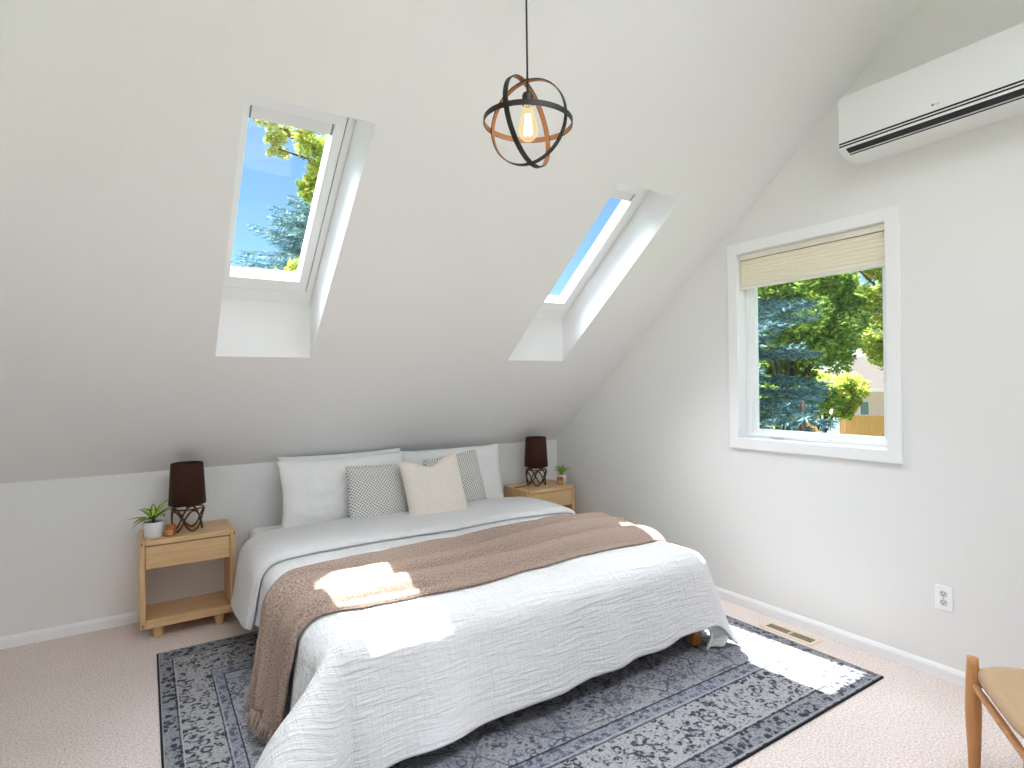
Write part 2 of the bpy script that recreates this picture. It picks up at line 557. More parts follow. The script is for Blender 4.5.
def rug_mat(x0, x1, y0, y1):
    """distressed oriental pattern: borders from the distance to the rug's own edge"""
    m, t, b = nodes_of('rug_pattern')
    L = t.links

    def mth(op, a, c=None, d=None):
        n = N(t, 'ShaderNodeMath', operation=op)
        for i, v in enumerate((a, c, d)):
            if v is None: continue
            if isinstance(v, (int, float)): n.inputs[i].default_value = v
            else: L.new(v, n.inputs[i])
        return n.outputs[0]

    def mix(f, a, c):
        n = N(t, 'ShaderNodeMix', data_type='RGBA')
        if isinstance(f, (int, float)): n.inputs[0].default_value = f
        else: L.new(f, n.inputs[0])
        for i, v in ((6, a), (7, c)):
            if isinstance(v, tuple): n.inputs[i].default_value = v
            else: L.new(v, n.inputs[i])
        return n.outputs[2]

    def step(v, lo, hi):
        n = N(t, 'ShaderNodeMapRange')
        n.inputs[1].default_value = lo; n.inputs[2].default_value = hi
        L.new(v, n.inputs[0]); return n.outputs[0]

    tc = N(t, 'ShaderNodeTexCoord')
    sp = N(t, 'ShaderNodeSeparateXYZ'); L.new(tc.outputs['Object'], sp.inputs[0])
    W, H = x1 - x0, y1 - y0
    X, Y = sp.outputs[0], sp.outputs[1]           # origin at the corner
    dx = mth('MINIMUM', X, mth('SUBTRACT', W, X))
    dy = mth('MINIMUM', Y, mth('SUBTRACT', H, Y))
    de = mth('MINIMUM', dx, dy)
    d = mth('MINIMUM', dx, mth('MULTIPLY', dy, 0.62))       # the end borders are wider
    warp = N(t, 'ShaderNodeTexNoise', Scale=3.0, Detail=2.0); L.new(tc.outputs['Object'], warp.inputs['Vector'])
    vadd = N(t, 'ShaderNodeVectorMath', operation='MULTIPLY_ADD')
    L.new(warp.outputs['Color'], vadd.inputs[0]); vadd.inputs[1].default_value = (0.09, 0.09, 0); L.new(tc.outputs['Object'], vadd.inputs[2])
    WP = vadd.outputs[0]

    def vor(scale, feat='F1', vec=WP):
        n = N(t, 'ShaderNodeTexVoronoi', Scale=scale); n.feature = feat
        L.new(vec, n.inputs['Vector']); return n.outputs['Distance']

    def noi(scale, det=4.0, ro=0.65, vec=None):
        n = N(t, 'ShaderNodeTexNoise', Scale=scale, Detail=det, Roughness=ro)
        L.new(vec or tc.outputs['Object'], n.inputs['Vector']); return n.outputs[0]

    light = srgb(176, 175, 180); lightb = srgb(160, 162, 172); dark = srgb(46, 46, 54); navy = srgb(66, 71, 94)
    fine = noi(95, 3.0, 0.8)
    mid = noi(42, 3.0, 0.75)
    big = noi(2.6, 3.0)
    wear = step(noi(5.5, 5, 0.7), 0.30, 0.62)
    speck = step(fine, 0.47, 0.60)
    base = mix(step(big, 0.35, 0.65), light, lightb)
    base = mix(mth('MULTIPLY', speck, 0.62), base, srgb(74, 75, 86))
    # field: thin scrolled lines plus little flowers, worn away in places
    vines = step(vor(5.0, 'DISTANCE_TO_EDGE'), 0.022, 0.010)
    buds = mth('MULTIPLY', step(vor(34.0), 0.40, 0.26), step(mid, 0.42, 0.52))
    bloom = step(mth('ABSOLUTE', mth('SUBTRACT', vor(19.0), 0.34)), 0.10, 0.05)
    bloom = mth('MULTIPLY', bloom, step(mid, 0.40, 0.5))
    fieldm = mth('MAXIMUM', mth('MAXIMUM', mth('MULTIPLY', vines, 0.8), mth('MULTIPLY', buds, 0.85)), mth('MULTIPLY', bloom, 0.75))
    fieldm = mth('MULTIPLY', fieldm, mth('MULTIPLY_ADD', wear, 0.65, 0.35))
    field = mix(fieldm, base, dark)
    field = mix(mth('MULTIPLY', mth('MULTIPLY', step(noi(4.2, 4), 0.54, 0.70), step(mid, 0.40, 0.56)), 0.6), field, navy)
    # wide border: round blossoms with rings and leaves
    flo = step(mth('ABSOLUTE', mth('SUBTRACT', vor(21.0), 0.36)), 0.15, 0.08)
    flo = mth('MAXIMUM', flo, step(vor(44.0), 0.36, 0.24))
    flo = mth('MULTIPLY', flo, step(mid, 0.43, 0.52))
    borderB = mix(mth('MULTIPLY', flo, 0.92), mix(mth('MULTIPLY', speck, 0.5), srgb(170, 169, 171), srgb(92, 92, 100)), dark)
    borderB = mix(mth('MULTIPLY', step(noi(7, 4), 0.58, 0.68), mth('MULTIPLY', speck, 0.7)), borderB, navy)
    flo2 = mth('MULTIPLY', step(vor(30.0), 0.50, 0.36), step(mid, 0.38, 0.48))
    borderA = mix(mth('MULTIPLY', flo2, 0.88), mix(mth('MULTIPLY', speck, 0.8), srgb(150, 150, 155), srgb(82, 83, 91)), srgb(38, 39, 48))
    borderC = mix(mth('MULTIPLY', flo2, 0.75), mix(mth('MULTIPLY', speck, 0.8), srgb(154, 156, 164), srgb(86, 88, 98)), navy)

    def inside(lo):
        return mth('GREATER_THAN', d, lo)

    def line(at, w):
        return mth('LESS_THAN', mth('ABSOLUTE', mth('SUBTRACT', d, at)), w)

    c = mix(inside(0.072), borderA, borderB)
    c = mix(inside(0.225), c, borderC)
    c = mix(inside(0.272), c, field)
    for at, w, col in ((0.066, 0.0022, dark), (0.074, 0.0025, srgb(170, 170, 172)), (0.222, 0.0022, dark), (0.230, 0.0025, srgb(165, 165, 170)), (0.272, 0.003, dark), (0.010, 0.002, srgb(160, 160, 162))):
        c = mix(mth('MULTIPLY', line(at, w), 0.85), c, col)
    c = mix(mth('LESS_THAN', de, 0.008), c, srgb(40, 40, 46))
    L.new(c, b.inputs['Base Color'])
    b.inputs['Roughness'].default_value = 0.95
    b.inputs['Specular IOR Level'].default_value = 0.08
    bp = N(t, 'ShaderNodeBump', Strength=0.5, Distance=0.004)
    L.new(fine, bp.inputs['Height']); L.new(bp.outputs[0], b.inputs['Normal'])
    return m


def leaf_mat(name, cols, transl=0.35):
    m = bpy.data.materials.new(name)
    m.use_nodes = True
    t = m.node_tree
    b = t.nodes['Principled BSDF']
    out = t.nodes['Material Output']
    ge = N(t, 'ShaderNodeNewGeometry')
    rp = N(t, 'ShaderNodeValToRGB')
    e = rp.color_ramp.elements
    e[0].color = cols[0]; e[1].color = cols[-1]
    for i, c in enumerate(cols[1:-1]):
        k = e.new((i + 1) / (len(cols) - 1)); k.color = c
    t.links.new(ge.outputs['Random Per Island'], rp.inputs[0])
    t.links.new(rp.outputs[0], b.inputs['Base Color'])
    b.inputs['Roughness'].default_value = 0.7
    b.inputs['Specular IOR Level'].default_value = 0.15
    tl = N(t, 'ShaderNodeBsdfTranslucent')
    t.links.new(rp.outputs[0], tl.inputs[0])
    mx = N(t, 'ShaderNodeMixShader'); mx.inputs[0].default_value = transl
    t.links.new(b.outputs[0], mx.inputs[1]); t.links.new(tl.outputs[0], mx.inputs[2])
    t.links.new(mx.outputs[0], out.inputs[0])
    return m


M['leaf_green'] = leaf_mat('leaves_green', [srgb(72, 106, 44), srgb(108, 144, 60), srgb(148, 174, 78), srgb(184, 194, 92)])
M['leaf_yellow'] = leaf_mat('leaves_yellow_green', [srgb(112, 142, 58), srgb(158, 180, 80), srgb(194, 202, 104), srgb(206, 184, 88)])
M['needle'] = leaf_mat('spruce_needles', [srgb(46, 78, 76), srgb(72, 106, 106), srgb(100, 134, 136), srgb(132, 162, 164)], 0.1)
M['bark'] = plain('bark', srgb(58, 50, 42), 0.9, bump=0.6, bscale=12)
M['grass'] = plain('lawn', srgb(60, 70, 42), 0.9, bump=0.4, bscale=8, var=0.3)
M['fence'] = plain('cedar_fence', srgb(252, 178, 100), 0.8, var=0.15, bscale=3, stretch=(8, 8, 0.3))
M['siding'] = plain('pink_siding', srgb(252, 206, 198), 0.8)
M['shingle'] = plain('roof_shingles', srgb(66, 60, 55), 0.9, var=0.15, bscale=6)
M['white_paint'] = plain('white_paint', srgb(236, 236, 234), 0.6)
M['blue_siding'] = plain('blue_siding', srgb(96, 116, 132), 0.8)

# ------------------------------------------------------------------ room shell
KZ, TH = 0.8945, 0.6686            # knee wall height, roof slope
CT, ST = math.cos(TH), math.sin(TH)
TAN = math.tan(TH)
RY = -3.2                           # ridge
RZ = KZ - RY * TAN
XL, YF = -4.5, -6.2                 # left wall, front wall (behind the camera)
FZ = 2.36                           # ceiling height at the front wall
WT = 0.16
SX = (-2.814, -1.047)
SW = 0.4705
S0, S1 = 1.076, 2.478


def zc(y):
    return KZ - y * TAN if y >= RY else RZ + (FZ - RZ) * (RY - y) / (RY - YF)


def sl(x, s, D):                    # point on the slope: across, up the slope, outward
    return Vector((x, -s * CT + D * ST, KZ + s * ST + D * CT))


fl = MB(); fl.box(XL - WT, WT, YF - WT, WT, -0.12, 0.0)
setp(fl.build('floor', M['carpet']), 'pinkish beige wall to wall carpet', None, None, 'structure')

wb = MB(); wb.box(XL - WT, WT, 0.0, WT, -0.12, KZ + 0.12)
setp(wb.build('wall_back', M['wall']), None, None, None, 'structure')

WY0, WY1, WZ0, WZ1 = -2.738, -1.885, 1.043, 2.19      # opening in the right wall


def gable(mb, xa, xb, holes, ys):
    ys = sorted(ys)
    for a, c in zip(ys[:-1], ys[1:]):
        h = [q for q in holes if q[0] <= a + 1e-6 and q[1] >= c - 1e-6]
        spans = []
        if h:
            spans = [((-0.12, -0.12), (h[0][2], h[0][2])), ((h[0][3], h[0][3]), (zc(a) + .05, zc(c) + .05))]
        else:
            spans = [((-0.12, -0.12), (zc(a) + .05, zc(c) + .05))]
        for (b0, b1), (t0, t1) in spans:
            mb.hexa([(xa, a, b0), (xb, a, b0), (xb, c, b1), (xa, c, b1), (xa, a, t0), (xb, a, t0), (xb, c, t1), (xa, c, t1)])


wr = MB(); gable(wr, 0.0, WT, [(WY0, WY1, WZ0, WZ1)], [YF - WT, WY0, RY, WY1, 0.0])
wr_o = setp(wr.build('wall_right', M['wall']), None, None, None, 'structure')
wl = MB(); LW = (-3.85, -2.35, 1.0, 2.2)  # left opening added for its fill lamp
gable(wl, XL - WT, XL, [LW], [YF - WT, LW[0], RY, LW[1], 0.0])
setp(wl.build('wall_left', M['wall']), None, None, None, 'structure')

# front wall behind the camera, two wide windows added for the fill lamps
FW = [(-2.5, -0.6), (-4.3, -3.2)]
FWZ = (0.9, 2.2)
wf = MB()
xs = [XL, -4.3, -3.2, -2.5, -0.6, 0.0]
for a, c in zip(xs[:-1], xs[1:]):
    if (a, c) in ((-4.3, -3.2), (-2.5, -0.6)):
        wf.box(a, c, YF - WT, YF, -0.12, FWZ[0]); wf.box(a, c, YF - WT, YF, FWZ[1], FZ + 0.1)
    else:
        wf.box(a, c, YF - WT, YF, -0.12, FZ + 0.1)
setp(wf.build('wall_front', M['wall']), None, None, None, 'structure')

# sloped ceiling over the bed, with the two skylight shafts
TK = 0.30
LS, US = S0 + 0.80 * 0.24, S1 - 0.105     # shaft bottom rises upright, its top leans a little
SMAX = -RY / CT
ce = MB()
xs = [XL - WT, SX[0], SX[0] + SW, SX[1], SX[1] + SW, WT]
for i in range(5):
    a, c = xs[i], xs[i + 1]
    hole = i in (1, 3)
    spans = [((-0.30, -0.30), (S0, LS + 0.04)), ((S1, US - 0.02), (SMAX, SMAX + 0.24))] if hole else [((-0.30, -0.30), (SMAX, SMAX + 0.24))]
    for (l0, l1), (h0, h1) in spans:
        ce.hexa([sl(a, l0, 0), sl(c, l0, 0), sl(c, h0, 0), sl(a, h0, 0), sl(a, l1, TK), sl(c, l1, TK), sl(c, h1, TK), sl(a, h1, TK)])
ce_o = setp(fix_normals(ce.build('ceiling', M['ceiling'])), None, None, None, 'structure')
cf = MB()
fa = math.atan2(RZ - FZ, RY - YF)


def fz(y):
    return RZ - (RY - y) * math.tan(fa)


def cf_piece(xa, xb, ya, yb):
    cf.hexa([(xa, ya, fz(ya)), (xb, ya, fz(ya)), (xb, yb, fz(yb)), (xa, yb, fz(yb)), (xa, ya, fz(ya) + .34), (xb, ya, fz(ya) + .34), (xb, yb, fz(yb) + .34), (xa, yb, fz(yb) + .34)])


RW = (-2.95, -0.85, -4.27, -3.43)                      # unseen roof window, added for its fill lamp
cf_piece(XL - WT, WT, YF - .3, RW[2]); cf_piece(XL - WT, WT, RW[3], RY)
cf_piece(XL - WT, RW[0], RW[2], RW[3]); cf_piece(RW[1], WT, RW[2], RW[3])
setp(fix_normals(cf.build('ceiling', M['ceiling'])), None, None, None, 'structure')


def baseboard(name, a, b, nrm):
    a, b, n = Vector(a), Vector(b), Vector(nrm)
    prof = [(0, 0), (0.014, 0), (0.014, 0.045), (0.010, 0.056), (0.004, 0.064), (0, 0.064)]
    mb = MB()
    vs = [a + n * p + Vector((0, 0, z)) for p, z in prof] + [b + n * p + Vector((0, 0, z)) for p, z in prof]
    k = len(prof)
    fs = [(i, (i + 1) % k, k + (i + 1) % k, k + i) for i in range(k)] + [tuple(range(k)), tuple(range(2 * k - 1, k - 1, -1))]
    mb.add(vs, fs)
    return setp(fix_normals(mb.build(name, M['trim'])), None, None, None, 'structure')


baseboard('baseboard_back', (XL, 0, 0), (-0.0, 0, 0), (0, -1, 0))
baseboard('baseboard_right', (0, 0, 0), (0, YF, 0), (-1, 0, 0))
baseboard('baseboard_left', (XL, 0, 0), (XL, YF, 0), (1, 0, 0))
baseboard('baseboard_front', (XL, YF, 0), (0, YF, 0), (0, 1, 0))

# ------------------------------------------------------------------ window in the right wall


def rect_yz(x, y0, y1, z0, z1):
    return [(x, y0, z0), (x, y1, z0), (x, y1, z1), (x, y0, z1)]


win = empty('window_1', (0, (WY0 + WY1) / 2, WZ0), None, None)
win['kind'] = 'structure'
win['label'] = 'white framed casement window in the right wall looking onto trees'
WO = win.location.copy()
cs = MB()
cs.ring_prism([rect_yz(0.0, -2.801, -1.824, 0.983, 2.25), rect_yz(-0.019, -2.801, -1.824, 0.983, 2.25)],
              [rect_yz(0.0, WY0 + .004, WY1 - .004, WZ0 + .004, WZ1 - .004), rect_yz(-0.019, WY0 + .004, WY1 - .004, WZ0 + .004, WZ1 - .004)])
fix_normals(cs.build('window_casing', M['trim'], win, WO, bevel=0.003))
jm = MB()
jm.ring_prism([rect_yz(-0.001, WY0, WY1, WZ0, WZ1), rect_yz(0.15, WY0, WY1, WZ0, WZ1)],
              [rect_yz(-0.001, WY0 + .007, WY1 - .007, WZ0 + .007, WZ1 - .007), rect_yz(0.15, WY0 + .007, WY1 - .007, WZ0 + .007, WZ1 - .007)])
fix_normals(jm.build('window_jamb', M['trim'], win, WO))
sf = MB()
a0, a1, b0, b1 = WY0 + .008, WY1 - .008, WZ0 + .008, WZ1 - .008
sf.ring_prism([rect_yz(0.062, a0, a1, b0, b1), rect_yz(0.13, a0, a1, b0, b1)],
              [rect_yz(0.062, a0 + .026, a1 - .026, b0 + .02, b1 - .026), rect_yz(0.13, a0 + .026, a1 - .026, b0 + .02, b1 - .026)])
fix_normals(sf.build('window_frame', M['vinyl'], win, WO, bevel=0.003))
ss = MB()
ss.ring_prism([rect_yz(0.074, a0 + .026, a1 - .026, b0 + .02, b1 - .026), rect_yz(0.115, a0 + .026, a1 - .026, b0 + .02, b1 - .026)],
              [rect_yz(0.082, a0 + .052, a1 - .052, b0 + .050, b1 - .052), rect_yz(0.115, a0 + .052, a1 - .052, b0 + .050, b1 - .052)])
sso = fix_normals(ss.build('window_sash', M['vinyl'], win, WO))
pg = MB(); pg.box(0.096, 0.100, a0 + .045, a1 - .045, b0 + .045, b1 - .045)
pg.build('window_pane', M['glass'], sso, WO)
ck = MB()
ck.box(0.046, 0.062, -2.13, -2.06, b0 + .002, b0 + .014); ck.box(0.036, 0.056, -2.15, -2.05, b0 + .012, b0 + .017)
ck.build('crank_handle', M['ac_white'], win, WO, bevel=0.002)['label'] = 'folded white crank handle with a dark shadow line'
ck2 = MB(); ck2.box(0.044, 0.060, -2.42, -2.22, b0 + .001, b0 + .009)
ck2.build('crank_cover', M['ac_white'], win, WO, bevel=0.002)

# cellular shade pulled up to the top of that window
sh = empty('cellular_shade', (0.03, (WY0 + WY1) / 2, 1.97), 'cream cellular shade pulled up at the top of the right wall window', 'window shade')
SO = sh.location.copy()
ya, yb = WY0 + .010, WY1 - .010
h = MB(); h.box(0.008, 0.056, ya, yb, 2.148, WZ1 - .008)
h.build('headrail', M['blind_rail'], sh, SO, bevel=0.003)
fb = MB()
npl = 7
prof = []
for i in range(npl * 2 + 1):
    z = 1.992 + (2.143 - 1.992) * i / (npl * 2)
    prof.append((0.018 if i % 2 else 0.014, z))
prof += [(0.048 if i % 2 == 0 else 0.044, 1.992 + (2.143 - 1.992) * i / (npl * 2)) for i in range(npl * 2, -1, -1)]
k = len(prof)
vs = [(x, ya + .004, z) for x, z in prof] + [(x, yb - .004, z) for x, z in prof]
fs = [(i, (i + 1) % k, k + (i + 1) % k, k + i) for i in range(k)]
fb.add(vs, fs)
fb.build('pleated_fabric', M['blind'], sh, SO)
br = MB(); br.box(0.012, 0.052, ya + .002, yb - .002, 1.970, 1.992)
br.build('bottom_rail', M['blind_rail'], sh, SO, bevel=0.003)
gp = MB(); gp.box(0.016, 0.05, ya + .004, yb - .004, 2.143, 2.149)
gp.build('shadow_gap_strip', M['oak_dark'], sh, SO)['label'] = 'dark strip standing in for the shadow gap under the headrail'  # dark colour stands in for shade below the headrail

# unseen windows added for the fill lamps: left gable, then behind the camera
w = empty('window_7', (XL - .1, LW[0], LW[2]), None, None)
w['kind'] = 'structure'
f = MB()
f.ring_prism([rect_yz(XL - .13, *LW), rect_yz(XL - .05, *LW)],
             [rect_yz(XL - .13, LW[0] + .06, LW[1] - .06, LW[2] + .06, LW[3] - .06), rect_yz(XL - .05, LW[0] + .06, LW[1] - .06, LW[2] + .06, LW[3] - .06)])
fix_normals(f.build('window_frame', M['vinyl'], w, w.location))
f = MB(); f.box(XL - .09, XL - .085, LW[0] + .05, LW[1] - .05, LW[2] + .05, LW[3] - .05)
f.build('window_pane', M['glass'], w, w.location)
for i, (a, c) in enumerate(FW):  # front pair, added as frames around the fill
    w = empty('window_%d' % (i + 4), (a, YF, FWZ[0]), None, None)
    w['kind'] = 'structure'
    f = MB()
    q = lambda y, e: [(a + e, y, FWZ[0] + e), (c - e, y, FWZ[0] + e), (c - e, y, FWZ[1] - e), (a + e, y, FWZ[1] - e)]
    f.ring_prism([q(YF - .12, 0.0), q(YF - .04, 0.0)], [q(YF - .12, 0.06), q(YF - .04, 0.06)])
    fix_normals(f.build('window_frame', M['vinyl'], w, w.location))
    p = MB(); p.box(a + .05, c - .05, YF - .085, YF - .08, FWZ[0] + .05, FWZ[1] - .05)
    p.build('window_pane', M['glass'], w, w.location)

w = empty('window_6', (RW[0], RW[2], fz(RW[2]) + .2), None, None)  # unseen roof window, put in to carry overhead fill
w['kind'] = 'structure'
f = MB()
q = lambda dz, e: [(RW[0] + e, RW[2] + e, fz(RW[2] + e) + dz), (RW[1] - e, RW[2] + e, fz(RW[2] + e) + dz), (RW[1] - e, RW[3] - e, fz(RW[3] - e) + dz), (RW[0] + e, RW[3] - e, fz(RW[3] - e) + dz)]
f.ring_prism([q(.2, 0), q(.3, 0)], [q(.2, .05), q(.3, .05)])
fix_normals(f.build('skylight_frame', M['vinyl'], w, w.location))
f = MB(); f.hexa(q(.25, .04) + q(.256, .04))
f.build('sun_diffuser', translucent_cloth('white_diffuser', srgb(235, 235, 235), 0.3), w, w.location)  # unseen sheet added to diffuse direct sun at the roof opening

# ------------------------------------------------------------------ skylights


def rect_s(x0, x1, s0, s1, D):
    return [sl(x0, s0, D), sl(x1, s0, D), sl(x1, s1, D), sl(x0, s1, D)]


def skylight(idx, x):
    o = empty('window_%d' % idx, sl(x + SW / 2, 1.25, 0.23), None, None)
    o['kind'] = 'structure'
    o['label'] = ('white framed skylight showing blue sky and branches, left of the pendant lamp' if idx == 2
                  else 'white framed skylight seen edge-on, right of the pendant lamp')
    O = o.location.copy()
    e = 0.002
    xa, xb, sa, sb = x + e, x + SW - e, 1.262, 2.405
    fr = MB()
    fr.ring_prism([rect_s(xa, xb, sa, sb, 0.232), rect_s(xa, xb, sa, sb, 0.34)],
                  [rect_s(xa + .020, xb - .032, sa + .084, sb - .03, 0.232), rect_s(xa + .020, xb - .032, sa + .084, sb - .03, 0.34)])
    fix_normals(fr.build('skylight_frame', M['vinyl'], o, O, bevel=0.003))
    gk = MB()
    gk.ring_prism([rect_s(xa + .019, xb - .031, sa + .083, sb - .029, 0.240), rect_s(xa + .019, xb - .031, sa + .083, sb - .029, 0.25)],
                  [rect_s(xa + .025, xb - .038, sa + .090, sb - .036, 0.240), rect_s(xa + .025, xb - .038, sa + .090, sb - .036, 0.25)])
    fix_normals(gk.build('gasket', M['gasket'], o, O))
    xa2, xb2, sa2, sb2 = xa + .024, xb - .037, sa + .089, sb - .035
    sa_ = MB()
    sa_.ring_prism([rect_s(xa2, xb2, sa2, sb2, 0.226), rect_s(xa2, xb2, sa2, sb2, 0.30)],
                   [rect_s(xa2 + .030, xb2 - .044, sa2 + .070, sb2 - .05, 0.226), rect_s(xa2 + .034, xb2 - .048, sa2 + .074, sb2 - .05, 0.30)])
    s_o = fix_normals(sa_.build('skylight_sash', M['vinyl'], o, O, bevel=0.003))
    p = MB()
    p.hexa(rect_s(xa2 + .02, xb2 - .03, sa2 + .06, sb2 - .04, 0.270) + rect_s(xa2 + .02, xb2 - .03, sa2 + .06, sb2 - .04, 0.275))
    p.build('skylight_pane', M['glass'], s_o, O)
    c = MB()
    c.hexa(rect_s(xa2 + .038, xb2 - .052, 2.262, sb2 - .052, 0.236) + rect_s(xa2 + .038, xb2 - .052, 2.262, sb2 - .052, 0.262))
    c.build('blind_cassette', M['ac_white'], o, O, bevel=0.003)
    for xx in (xa2 + .031, xb2 - .052):
        b = MB()
        b.hexa(rect_s(xx, xx + .007, 2.262, sb2 - .052, 0.238) + rect_s(xx, xx + .007, 2.262, sb2 - .052, 0.262))
        b.build('cassette_bracket', M['ac_grey'], o, O)


skylight(2, SX[0])
skylight(3, SX[1])

# ------------------------------------------------------------------ rug
RX0, RX1, RY0, RY1 = -3.082, -0.222, -2.80, -0.575
ru = MB()
ru.box(RX0, RX1, RY0, RY1, 0.0, 0.009)
rug = ru.build('area_rug', rug_mat(RX0, RX1, RY0, RY1), None, (RX0, RY0, 0.0), bevel=0.004)
setp(rug, 'faded blue grey patterned area rug lying under the bed', 'rug')

# ------------------------------------------------------------------ bed
BX0, BX1, BY0, BY1 = -2.60, -0.65, -2.12, -0.03
bed = empty('platform_bed', ((BX0 + BX1) / 2, (BY0 + BY1) / 2, 0.0), 'low wooden bed frame mostly hidden under the white bedding', 'bed')
BO = bed.location.copy()
for nm, q, m in (('side_rail', (BX0, BX0 + .03, BY0, BY1), 'frame_wood_y'), ('side_rail', (BX1 - .03, BX1, BY0, BY1), 'frame_wood_y'),
                 ('foot_rail', (BX0 + .03, BX1 - .03, BY0, BY0 + .03), 'frame_wood'), ('head_rail', (BX0 + .03, BX1 - .03, BY1 - .03, BY1), 'frame_wood')):
    r_ = MB(); r_.box(*q, 0.17, 0.285)
    r_.build(nm, M[m], bed, BO, bevel=0.004)
s_ = MB(); s_.box(BX0 + .03, BX1 - .03, BY0 + .03, BY1 - .03, 0.24, 0.265)
s_.build('slat_base', M['frame_wood'], bed, BO)
for x, ys_ in ((BX0 + .015, (BY0 + .01, BY1 - .09)), ((BX0 + BX1) / 2 - .03, ((BY0 + BY1) / 2,)), (BX1 - .064, (BY0 + .01, BY1 - .09))):
    for y in ys_:
        l = MB()
        l.hexa([(x + .008, y + .008, .009), (x + .062, y + .008, .009), (x + .062, y + .062, .009), (x + .008, y + .062, .009),
                (x, y, .24), (x + .07, y, .24), (x + .07, y + .07, .24), (x, y + .07, .24)])
        l.build('leg', M['frame_wood'], bed, BO, bevel=0.003)

MX0, MX1, MY0, MY1, MZ0, MZ1 = -2.575, -0.675, -2.10, -0.075, 0.266, 0.492


def rounded_slab(mb, x0, x1, y0, y1, z0, z1, r, seg=6):
    n = 24
    rings = []
    for k in range(seg + 1):
        a = PI / 2 * k / seg
        rings.append((r * (1 - math.sin(a)), z0 + r * (1 - math.cos(a)) if False else z0 + r - r * math.cos(a)))
    # profile: bottom centre -> bottom edge -> side -> top edge
    prof = [(r * (1 - math.sin(PI / 2 * k / seg)), z0 + r * (1 - math.cos(PI / 2 * k / seg))) for k in range(seg + 1)]
    prof += [(r * (1 - math.cos(PI / 2 * k / seg)), z1 - r * (1 - math.sin(PI / 2 * k / seg))) for k in range(seg + 1)]
    cr = r * 1.3
    vs, fs = [], []
    per = None
    for ins, z in prof:
        pts = []
        R_ = max(cr - ins, 0.002)
        for cx, cy, a0 in ((x1 - cr, y1 - cr, 0), (x0 + cr, y1 - cr, 90), (x0 + cr, y0 + cr, 180), (x1 - cr, y0 + cr, 270)):
            for k in range(seg + 1):
                w = R(a0 + 90 * k / seg)
                pts.append((cx + R_ * math.cos(w), cy + R_ * math.sin(w), z))
        per = len(pts)
        vs += pts
    for i in range(len(prof) - 1):
        for k in range(per):
            l = (k + 1) % per
            fs.append((i * per + k, i * per + l, (i + 1) * per + l, (i + 1) * per + k))
    fs.append(tuple(reversed(range(per)))); fs.append(tuple(range((len(prof) - 1) * per, len(prof) * per)))
    mb.add(vs, fs)


mt = MB(); rounded_slab(mt, MX0, MX1, MY0, MY1, MZ0, MZ1, 0.045)
mat_o = mt.build('mattress', M['sheet'], None, ((MX0 + MX1) / 2, (MY0 + MY1) / 2, MZ0), smooth=True)
setp(mat_o, 'thick mattress in a white fitted sheet on the wooden bed frame', 'mattress')

# drape: flat cloth point (px, py) laid over the bed and hanging down its sides
DX0, DX1, DY0, DY1 = -2.535, -0.715, -2.065, 5.0
DZ = 0.490


def drape(px, py, off, rr=0.085, alpha_side=9.0):
    cx = min(max(px, DX0), DX1)
    cy = max(py, DY0)
    dx, dy = px - cx, py - cy
    Lh = math.hypot(dx, dy)
    if Lh < 1e-9:
        return Vector((px, py, DZ + off)), Vector((0, 0, 1))
    ux, uy = dx / Lh, dy / Lh
    corner = 4 * (ux * uy) ** 2                       # 1 on the diagonal
    alpha_corner = 64.0 if ux < 0 else 20.0
    al = R(alpha_side + (alpha_corner - alpha_side) * corner)
    r_ = rr
    bend = PI / 2 - al
    arc = r_ * bend
    if Lh <= arc:
        t = Lh / r_
        f, g = r_ * math.sin(t), r_ * (1 - math.cos(t))
        nz = math.cos(t); no = math.sin(t)
    else:
        f = r_ * math.sin(bend) + (Lh - arc) * math.cos(bend)
        g = r_ * (1 - math.cos(bend)) + (Lh - arc) * math.sin(bend)
        nz = math.cos(bend); no = math.sin(bend)
    n = Vector((ux * no, uy * no, nz))
    p = Vector((cx + ux * f, cy + uy * f, DZ - g)) + n * off
    return p, n


def sm(a, b, x):
    t = min(1, max(0, (x - a) / (b - a)))
    return t * t * (3 - 2 * t)


def lerp_tab(tab, x):
    if x <= tab[0][0]: return tab[0][1]
    for (xa, va), (xb, vb) in zip(tab[:-1], tab[1:]):
        if x <= xb:
            t = (x - xa) / (xb - xa)
            return va + (vb - va) * t
    return tab[-1][1]


LEFT_HANG = [(-2.6, .50), (-2.1, .47), (-1.6, .35), (-1.15, .315), (-.8, .345), (-.45, .385), (0, .385)]
FOOT_HANG = [(-3.2, .52), (-2.6, .50), (-2.0, .455), (-1.4, .42), (-.95, .385), (-.75, .40), (0, .41)]
RIGHT_HANG = [(-2.6, .50), (-2.0, .49), (-1.6, .43), (-1.0, .42), (-.4, .42)]
HEADY, FOLDY = -0.50, -1.04


def cloth_noise(px, py, amp):
    v = noise.noise(Vector((px * 3.1, py * 3.1, 0.3))) * 0.6
    v += noise.noise(Vector((px * 8.0, py * 9.0, 2.3))) * 0.28
    v += noise.noise(Vector((px * 18.0, py * 40.0, 5.3))) * 0.12
    return v * amp


def duvet_pt(u, v, layer):
    # u 0..1 left hem to right hem, v: 0 foot .. 1 fold ; layer 0 lower sheet, 1 turned-back sheet
    yv = v
    lh = lerp_tab(LEFT_HANG, yv)
    rh = lerp_tab(RIGHT_HANG, yv)
    px = (DX0 - lh) + u * ((DX1 + rh) - (DX0 - lh))
    return px, yv


dv = MB()
NU, NV = 230, 190
rows = []


